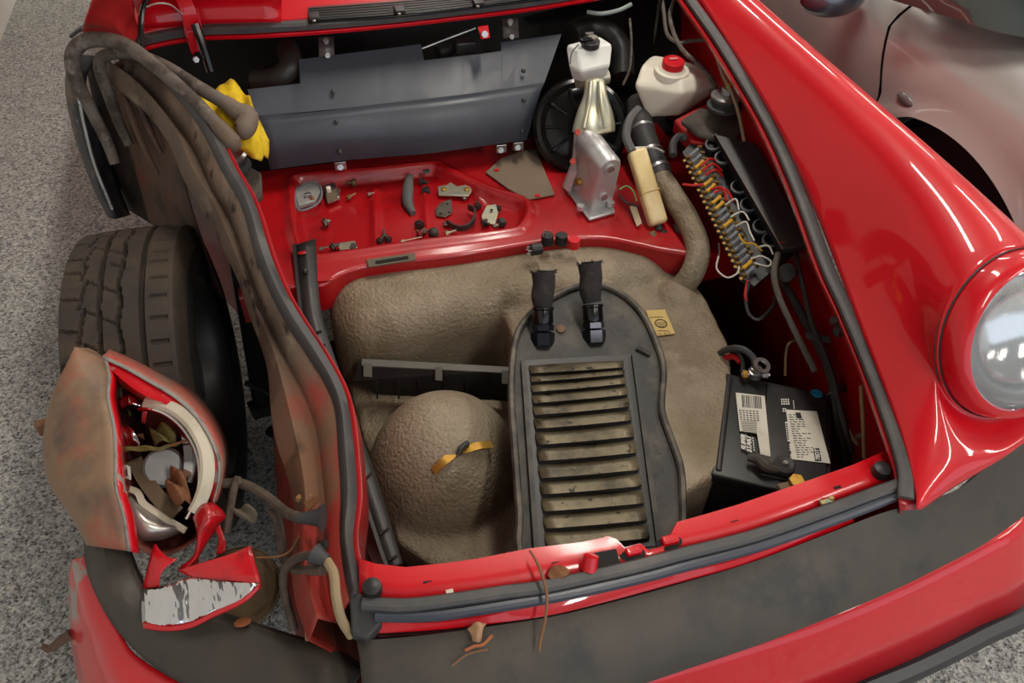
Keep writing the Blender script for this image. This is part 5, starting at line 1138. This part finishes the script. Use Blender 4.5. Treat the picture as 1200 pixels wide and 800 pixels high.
leaf('grey dry leaf on the wires near the horn', [[(274, 594, .52), (284, 592, .525), (292, 594, .52)], [(276, 604, .52), (288, 602, .528), (300, 600, .52)], [(286, 612, .51), (294, 611, .518), (304, 607, .512)]], mat('grey_leaf', S(96, 86, 72), .8), curl=.008)
tag(obj('twig', MB().tube(PP([(300, 653, .53), (325, 652, .535), (340, 645, .54), (352, 625, .545)]), .0014, 6), LEAF), 'thin orange twig tangled in the muddy wires', 'twig')

# ------------------------------------------------------------------ debris on the front panel and bumper
tag(obj('twig', MB().tube(PP([(621, 645, .58), (630, 660, .585), (638, 682, .582), (641, 700, .575), (639, 725, .56), (633, 752, .54), (632, 764, .535)]), [.0016, .002, .0022, .002, .002, .0024, .0012], 6), TWIG), 'long thin twig hanging over the front seal onto the bumper', 'twig')
leaf('small round brown leaf beside the latch opening', [[(643, 668, .566), (652, 662, .567), (662, 663, .566)], [(642, 674, .566), (655, 671, .568), (668, 668, .566)], [(646, 679, .565), (656, 679, .566), (666, 674, .565)]], LEAF, curl=.002)
leaf('curled tan leaf on the bumper under the red valance', [[(547, 735, .545), (560, 730, .55), (570, 728, .545)], [(552, 742, .545), (560, 741, .553), (566, 738, .545)], [(554, 752, .535), (560, 752, .54), (564, 750, .535)]], mat('tan_leaf', S(166, 128, 96), .75), curl=.004)
tw = thing('twig', 'branched orange twig lying on the bumper below the tan leaf', 'twig', P(560, 765, .53))
obj('stem', MB().tube(PP([(545, 762, .535), (556, 757, .538), (566, 755, .538), (577, 744, .542)]), .002, 6), mat('orange_twig', S(160, 92, 54), .8), tw)
obj('stem', MB().tube(PP([(530, 780, .528), (545, 768, .533), (560, 763, .535), (572, 761, .535)]), .0013, 6), TWIG, tw)

# ------------------------------------------------------------------ relays standing on the shelf lip
def relay(label, x, y, z, ax, m_, pins, L_=.022, r=.0125):
    t = thing('relay', label, 'relay', P(x, y, z), 'loose relays on the shelf lip'); b0 = P(x, y, z); ax = unit(ax)
    obj('can', MB().lathe([(r, 0), (r, L_-.001), (r-.001, L_)], b0, ax, 24), m_, t)
    sx, sy, _ = frame(ax)
    if pins:
        for k in range(4):
            a = k*math.pi/2+.4; q = b0+ax*L_+(sx*math.cos(a)+sy*math.sin(a))*r*.55
            obj('pin', MB().cyl(q, q+ax*.008, .0013, n=6), ZINC, t)
relay('black round relay standing upright with its pins up', 641, 285, .503, (0, 0, 1), BLKP, True)
relay('black round relay lying on its side with pins to the left', 634, 291, .512, (-1, -.05, .05), BLKP, True)
relay('black round relay beside the red one with a plain top', 657, 285, .503, (.05, 0, 1), BLKP, False)
relay('bright red relay cap at the end of the row of relays', 672, 289, .503, (0, 0, 1), REDP, False, .02)

# ------------------------------------------------------------------ loose hardware in the tray
G = 'loose hardware lying in the red tray'; HZ = .485
DIRTM = mat('dirty_steel', S(120, 112, 102), .45, .7, var=[(S(84, 70, 58), 50, .5, .65)])
DARKM = mat('dark_steel', S(74, 70, 68), .45, .6)
def bolt(label, x, y, ang, L_=.022, r=.006, m_=DIRTM, up=0.0):
    t = thing('bolt', label, 'bolt', P(x, y, HZ), G); c_ = P(x, y, HZ+r); d_ = unit((math.cos(ang), math.sin(ang), up))
    h = obj('head', MB().hexa(c_, c_+d_*.006, r*1.25), m_, t); obj('shank', MB().cyl(c_+d_*.006, c_+d_*(.006+L_), r*.6, n=10), m_, t)
    obj('flange', MB().lathe([(r*1.6, .005), (r*1.6, .0065)], c_, d_, 14), m_, t)
bolt('grey bolt standing alone in the lower left of the tray', 379, 262, .5, .010, .007)
bolt('small bolt next to the silver lamp socket', 397, 224, 2.2, .018, .004)
bolt('brown screw with a washer at the tray rear edge', 417, 214, 2.9, .014, .006, mat('brown_bolt', S(112, 92, 70), .6, .5))
bolt('dark bolt near the rubber strip, upper of two', 492, 212, -.6, .014, .006, DARKM)
bolt('dark bolt near the rubber strip, lower of two', 497, 222, -1.0, .010, .007, DARKM)
bolt('dark bolt at the foot of the rubber strip', 491, 265, 1.2, .012, .007, DARKM)
bolt('red-tipped dark bolt left of the silver bracket', 560, 243, 1.3, .018, .005, DARKM)
bolt('dark bolt right of the silver bracket', 585, 246, 1.8, .018, .005, DARKM)
bolt('short dark bolt under the silver bracket', 566, 260, -.8, .010, .006, DARKM)
bolt('pale screw left of the gold plate at the tray front', 374, 292, .2, .020, .003)
bolt('dark screw against the gold plate at the tray front', 388, 290, .4, .014, .006, DARKM)
bolt('first grey screw of the cluster left of the long pin', 444, 284, 1.0, .020, .005, DARKM)
bolt('tall grey screw in the cluster left of the long pin', 451, 278, 1.5, .022, .004)
bolt('last grey screw of the cluster left of the long pin', 457, 282, 2.0, .014, .005, DARKM)
bolt('red-stained screw at the tray front beside the ball', 490, 274, .3, .018, .005, mat('red_bolt', S(140, 50, 44), .5, .4))
bolt('grey screw at the tray front beside the ball', 500, 271, 2.8, .016, .005)
bolt('long brass pin at the tray front', 470, 283, .12, .040, .0025, ALUG)
bolt('pale clip screw right of the ball at the tray front', 522, 274, .3, .022, .004, ALUG)
t = thing('rubber_ball', 'small dark round rubber knob at the tray front', 'knob', P(508, 272, HZ), G)
obj('knob_body', MB().ellip(P(508, 272, HZ+.010), (.011, .011, .010), 16), RUB, t); obj('knob_stem', MB().cyl(P(508, 272, HZ+.002), P(513, 276, HZ+.002), .004), DIRTM, t)
t = thing('rubber_stopper', 'dark round rubber knob beside the silver bracket', 'stopper', P(587, 262, HZ), G)
obj('knob_body', MB().lathe([(.010, 0), (.011, .006), (.007, .012)], P(587, 262, HZ), (.3, -.3, 1), 16), BLKP, t); obj('knob_stem', MB().cyl(P(587, 262, HZ+.002), P(578, 266, HZ+.002), .004), DIRTM, t)
obj_w = obj('washer', MB().lathe([(.004, 0), (.009, 0), (.009, .002), (.004, .002), (.004, 0)], P(498, 252, HZ), (0, 0, 1), 18, False, False), DIRTM); tag(obj_w, 'flat steel washer in the middle of the tray', 'washer', G)
# lamp socket and clear lamp housing
t = thing('lamp_housing', 'clear plastic lamp housing at the tray corner', 'lamp housing', P(360, 232, HZ), G)
CLR = mat('clear_dirty_plastic', S(176, 176, 172), .25, .0, trans=.4)
obj('housing_shell', MB().prism(PP([(345, 226, HZ), (357, 218, HZ), (373, 216, HZ), (377, 228, HZ), (370, 240, HZ), (350, 246, HZ)]), (0, 0, .012)), CLR, t, bevel=.003)
obj('housing_rim', MB().tube(PP([(345, 226, HZ+.013), (357, 218, HZ+.013), (373, 216, HZ+.013), (377, 228, HZ+.013), (370, 240, HZ+.013), (350, 246, HZ+.013), (345, 226, HZ+.013)]), .0025, 6), FUSEG, t)
obj('contact', MB().rbox(P(361, 229, HZ+.015), (.014, .010, .012), .002), ZINC, t); obj('amber_bulb', MB().ellip(P(366, 232, HZ+.014), (.006, .005, .004), 10), mat('amber_brown', S(130, 80, 40), .3), t)
t = thing('lamp_socket', 'silver rectangular lamp socket with a white bulb holder', 'lamp socket', P(387, 229, HZ), G)
obj('socket_tray', MB().prism(PP([(379, 221, HZ), (393, 217, HZ), (399, 234, HZ), (384, 240, HZ)]), (0, 0, .009)), ZINC, t, bevel=.002)
obj('socket_pit', MB().prism(PP([(382, 225, HZ+.0092), (393, 221, HZ+.0092), (396, 233, HZ+.0092), (385, 237, HZ+.0092)]), (0, 0, .0005)), mat('socket_brown', S(104, 92, 74), .5), t, smooth=False)
obj('bulb_holder', MB().rbox(P(385, 222, HZ+.014), (.010, .012, .012), .002), WHT, t)
# grey rubber strip, plates, clips
tag(obj('rubber_strip', MB().tube(PP([(480, 207, HZ+.012), (478, 222, HZ+.014), (478, 238, HZ+.013), (484, 250, HZ+.010)]), [.008, .013, .012, .007], 12), mat('grey_rubber', S(86, 84, 84), .7)), 'dark grey rubber strip standing in the middle of the tray', 'rubber strip', G)
t = thing('gold_bracket', 'gold plated flat bracket with two holes near the tray rear', 'bracket', P(533, 225, HZ), G)
obj('plate', MB().prism(PP([(513, 220, HZ+.006), (524, 218, HZ+.006), (528, 215, HZ+.006), (536, 220, HZ+.006), (550, 217, HZ+.006), (553, 225, HZ+.006), (549, 231, HZ+.006), (514, 230, HZ+.006)]), (0, 0, .004)), ALUG, t, bevel=.001)
for x in (520, 547): obj('rivet', MB().lathe([(.006, 0), (.006, .002), (.003, .003)], P(x, 222, HZ+.011), (0, 0, 1), 14), GOLD, t)
obj('lug', MB().rbox(P(544, 232, HZ+.004), (.008, .012, .006), .002), DIRTM, t)
t = thing('grey_bracket', 'grey triangular bracket with three holes in the tray', 'bracket', P(520, 246, HZ), G)
obj('plate', MB().prism(PP([(510, 246, HZ+.003), (517, 238, HZ+.003), (529, 234, HZ+.003), (530, 250, HZ+.003), (522, 255, HZ+.003), (511, 254, HZ+.003)]), (0, 0, .003)), DIRTM, t, bevel=.001)
for q in ((524, 239), (526, 249), (516, 250)): obj('hole', MB().lathe([(.0028, 0), (.0028, .0006)], P(*q, HZ+.0062), (0, 0, 1), 10), VOID, t, smooth=False)
t = thing('hose_clip', 'curved dark hose clip lying right of the grey bracket', 'clip', P(542, 262, HZ), G)
cc = cat(PP([(524, 262, HZ+.004), (534, 268, HZ+.006), (546, 268, HZ+.008), (555, 260, HZ+.010), (556, 248, HZ+.010), (549, 244, HZ+.008)]), 5)
obj('band', MB().sweep(cc, [(-.002, -.004), (-.002, .010), (.002, .010), (.002, -.004)]), DARKM, t)
obj('foot', MB().rbox(P(524, 262, HZ+.003), (.016, .012, .005), .002), DIRTM, t)
t = thing('silver_bracket', 'silver bent bracket with bolts at the tray right end', 'bracket', P(574, 254, HZ), G)
obj('plate', MB().prism(PP([(564, 254, HZ+.004), (570, 242, HZ+.012), (581, 240, HZ+.012), (584, 250, HZ+.008), (580, 264, HZ+.003), (566, 262, HZ+.003)]), (0, 0, .003)), ALUG, t, bevel=.001)
obj('hole', MB().lathe([(.0035, 0), (.0035, .0006)], P(576, 246, HZ+.0145), (0, 0, 1), 10), VOID, t, smooth=False)
t = thing('gold_plate', 'pale gold plate with a dark bolt at the tray front edge', 'bracket', P(408, 289, HZ), G)
obj('plate', MB().prism(PP([(396, 286, HZ+.004), (416, 283, HZ+.004), (419, 291, HZ+.004), (398, 294, HZ+.004)]), (0, 0, .003)), ALUG, t, bevel=.001)
obj('bolt_head', MB().hexa(P(414, 288, HZ+.007), P(414, 288, HZ+.013), .007), DARKM, t)
bolt('brown clip beside the socket at the tray rear', 407, 232, .6, .018, .004, mat('brown_clip', S(140, 104, 70), .6, .4))
bolt('pale speck of metal in the tray middle', 431, 228, .3, .010, .003, mat('pale_bolt', S(150, 120, 110), .5, .5))
# foil tag on the tray rim
tag(obj('foil_tag', MB().prism(PP([(495, 199, .509), (503, 198, .509), (504, 203, .509), (496, 204, .509)]), (0, 0, .001)), ZINC, smooth=False), 'tiny crumpled foil tag on the tray rear rim', 'foil')
# green wires by the yellowed bottle
cable('green_wire', 'green and yellow wires behind the yellowed bottle', [(726, 222, .56), (734, 218, .565), (742, 224, .56), (746, 236, .545)], .0018, mat('green_wire', S(80, 130, 60), .5), cat_='wire')
cable('black_wire', 'thin black wire behind the yellowed bottle', [(726, 228, .55), (732, 236, .55), (742, 240, .54), (748, 242, .535)], .0022, BLKP, cat_='wire')
tag(obj('paper_tag', MB().prism(PP([(738, 243, .515), (745, 240, .52), (752, 262, .51), (746, 266, .505)]), (0, 0, .002)), mat('tan_paper', S(176, 160, 130), .8), smooth=False), 'folded tan paper tag left of the yellowed bottle', 'tag')
cable('elbow_hose', 'short black elbow hose above the fuse panel', [(789, 182, .62), (789, 168, .63), (796, 160, .635), (803, 162, .63)], .0085, RUB)

# ------------------------------------------------------------------ grey car beside
gc = thing('grey_car', 'grey metallic car parked beside the red one', 'car', (1.9, .8, 0))
AY, AA, AB, AZ = -.03, .42, .375, .275        # wheel arch ellipse
def side(y):
    k = min(1, max(0, (y-.30)/.6)); nose_ = max(0, -y-.25)
    f_ = [(1.07, .14), (1.04, .24), (1.015, .36), (1.002, .48), (.998, .58), (1.0, .66), (1.012, .72), (1.035, .77), (1.07, .805), (1.12, .828)]
    d_ = [(1.10, .14), (1.06, .24), (1.04, .36), (1.035, .48), (1.03, .58), (1.025, .66), (1.03, .72), (1.045, .77), (1.065, .81), (1.09, .835)]
    return [(a[0]*(1-k)+b[0]*k+nose_**2*.8, (a[1]*(1-k)+b[1]*k)-(nose_**1.5*.22 if a[1] > .4 else 0)) for a, b in zip(f_, d_)]
def gapy(z): return float(np.interp(z, (.14, .62, .75, .83), (.22, .236, .312, .30)))
def secpts(y, zlo, n=26):
    s_ = cat([(x, z) for x, z in side(y)], 4); zs = np.maximum.accumulate([q[1] for q in s_]); xs_ = [q[0] for q in s_]
    return [A((float(np.interp(z, zs, xs_)), y, z)) for z in np.linspace(zlo, zs[-1], n)]
rows_ = []
for t in np.linspace(0, 1, 70):
    row = []
    yb = .30-t*1.15; dy = abs(yb-AY); zlo = AZ+AB*math.sqrt(1-(dy/AA)**2) if dy < AA else .14
    for p in secpts(yb, max(zlo, .14)):
        q = p.copy(); sh_ = max(0, 1-t*6); q[1] = p[1]+(gapy(p[2])-.30)*sh_
        rr = math.hypot((q[1]-AY)/AA, (q[2]-AZ)/AB); fl = max(0, min(1, 1-(rr-1)/.14)); q[0] -= .014*fl*fl
        row.append(q)
    l_ = row[-1]
    for dx, dz in ((.06, .012), (.14, .02), (.28, .028), (.5, .036), (.85, .042)): row.append(l_+A((dx, 0, dz)))
    rows_.append(row)
obj('front_fender', MB().loft(rows_), GREYP, gc, angle=60)
al = [A((.992, AY+AA*math.cos(t), AZ+AB*math.sin(t))) for t in np.linspace(.0, math.pi, 40)]
obj('wheel_arch_lip', MB().loft([al, [q+A((.03, 0, -.004)) for q in al], [q+A((.25, 0, -.01)) for q in al]]), mat('arch_liner', S(40, 24, 22), .8), gc)
dr = []
for t in np.linspace(0, 1, 16):
    y = .31+t*1.2; row = []
    for p in secpts(y, .14): q = p.copy(); q[1] = p[1]+(gapy(p[2])-.30)*max(0, 1-t*6); row.append(q)
    dr.append(row)
obj('door', MB().loft(dr), GREYP, gc, angle=60)
gp_ = [q+A((.007, 0, 0)) for q in dr[0]]
obj('door_gap', MB().loft([[q+A((0, -.03, 0)) for q in gp_], [q+A((0, .05, 0)) for q in gp_]]), VOID, gc)
wb0 = [P(1046, 0, .832), P(1110, 19, .846), P(1200, 44, .858), (1.40, -.20, .868), (1.95, -.30, .872)]
wt0 = [(1.22, .66, 1.16), (1.28, .60, 1.18), (1.38, .56, 1.20), (1.55, .52, 1.22), (1.95, .50, 1.23)]
obj('windscreen', MB().loft([cat(wb0, 5), cat(wt0, 5)]), GLASSD, gc, solid=.004)
obj('side_window', MB().loft([[A((1.09, y, .836)) for y in (.36, .9, 1.5)], [A((1.24, y+.32, 1.16)) for y in (.36, .9, 1.5)]]), GLASSD, gc, solid=.004)
obj('pillar', MB().sweep(cat([(1.07, .30, .83), (1.14, .48, .99), (1.225, .67, 1.17)], 5), [(-.02, -.01), (-.02, .012), (.02, .012), (.02, -.01)]), GREYP, gc)
obj('roof', MB().grid([[(1.22, .66, 1.165), (1.5, .54, 1.225), (1.95, .50, 1.235)], [(1.24, 1.9, 1.20), (1.6, 1.9, 1.28), (1.95, 1.9, 1.29)]], 5, 5), GREYP, gc, solid=.004)
obj('mirror_arm', MB().tube([(1.06, .50, .80), (1.03, .50, .815), (.99, .50, .82)], .018, 12), GREYP, gc)
obj('door_mirror', MB().ellip(PX(976, -6, .93), (.085, .06, .05), 24), mat('mirror_dark', S(70, 74, 84), .2, .3, 1), gc)
obj('side_marker', MB().ellip(PX(1060, 117, .994), (.006, .030, .013), 18), mat('marker_smoke', S(104, 106, 106), .15, coat=1), gc)
obj('bonnet', MB().grid([[(1.38, -.20, .866), (1.6, -.26, .874), (1.95, -.30, .876)], [(1.42, -.5, .80), (1.65, -.55, .81), (1.95, -.6, .815)], [(1.6, -.95, .60), (1.7, -1.0, .60), (1.95, -1.05, .60)]], 6, 6), GREYP, gc, solid=.002)
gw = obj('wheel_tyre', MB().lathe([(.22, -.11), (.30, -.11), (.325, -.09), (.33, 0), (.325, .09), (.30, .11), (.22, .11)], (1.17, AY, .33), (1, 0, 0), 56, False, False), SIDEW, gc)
obj('wheel_rim', MB().lathe([(.22, .11), (.21, .10), (.19, .02), (.06, -.0), (.03, .02)], (1.17, AY, .33), (-1, 0, 0), 40), VOID, gw)
for k in range(5):
    a = k*2*math.pi/5+.3; obj('wheel_spoke', MB().tube([(1.07, AY+.03*math.cos(a), .33+.03*math.sin(a)), (1.07, AY+.205*math.cos(a), .33+.205*math.sin(a))], [.03, .02], 8, smooth=False), RIMM, gw)
obj('tail_body', MB().box((1.9, 1.95, .5), (1.3, .05, .7)), GREYP, gc, smooth=False)
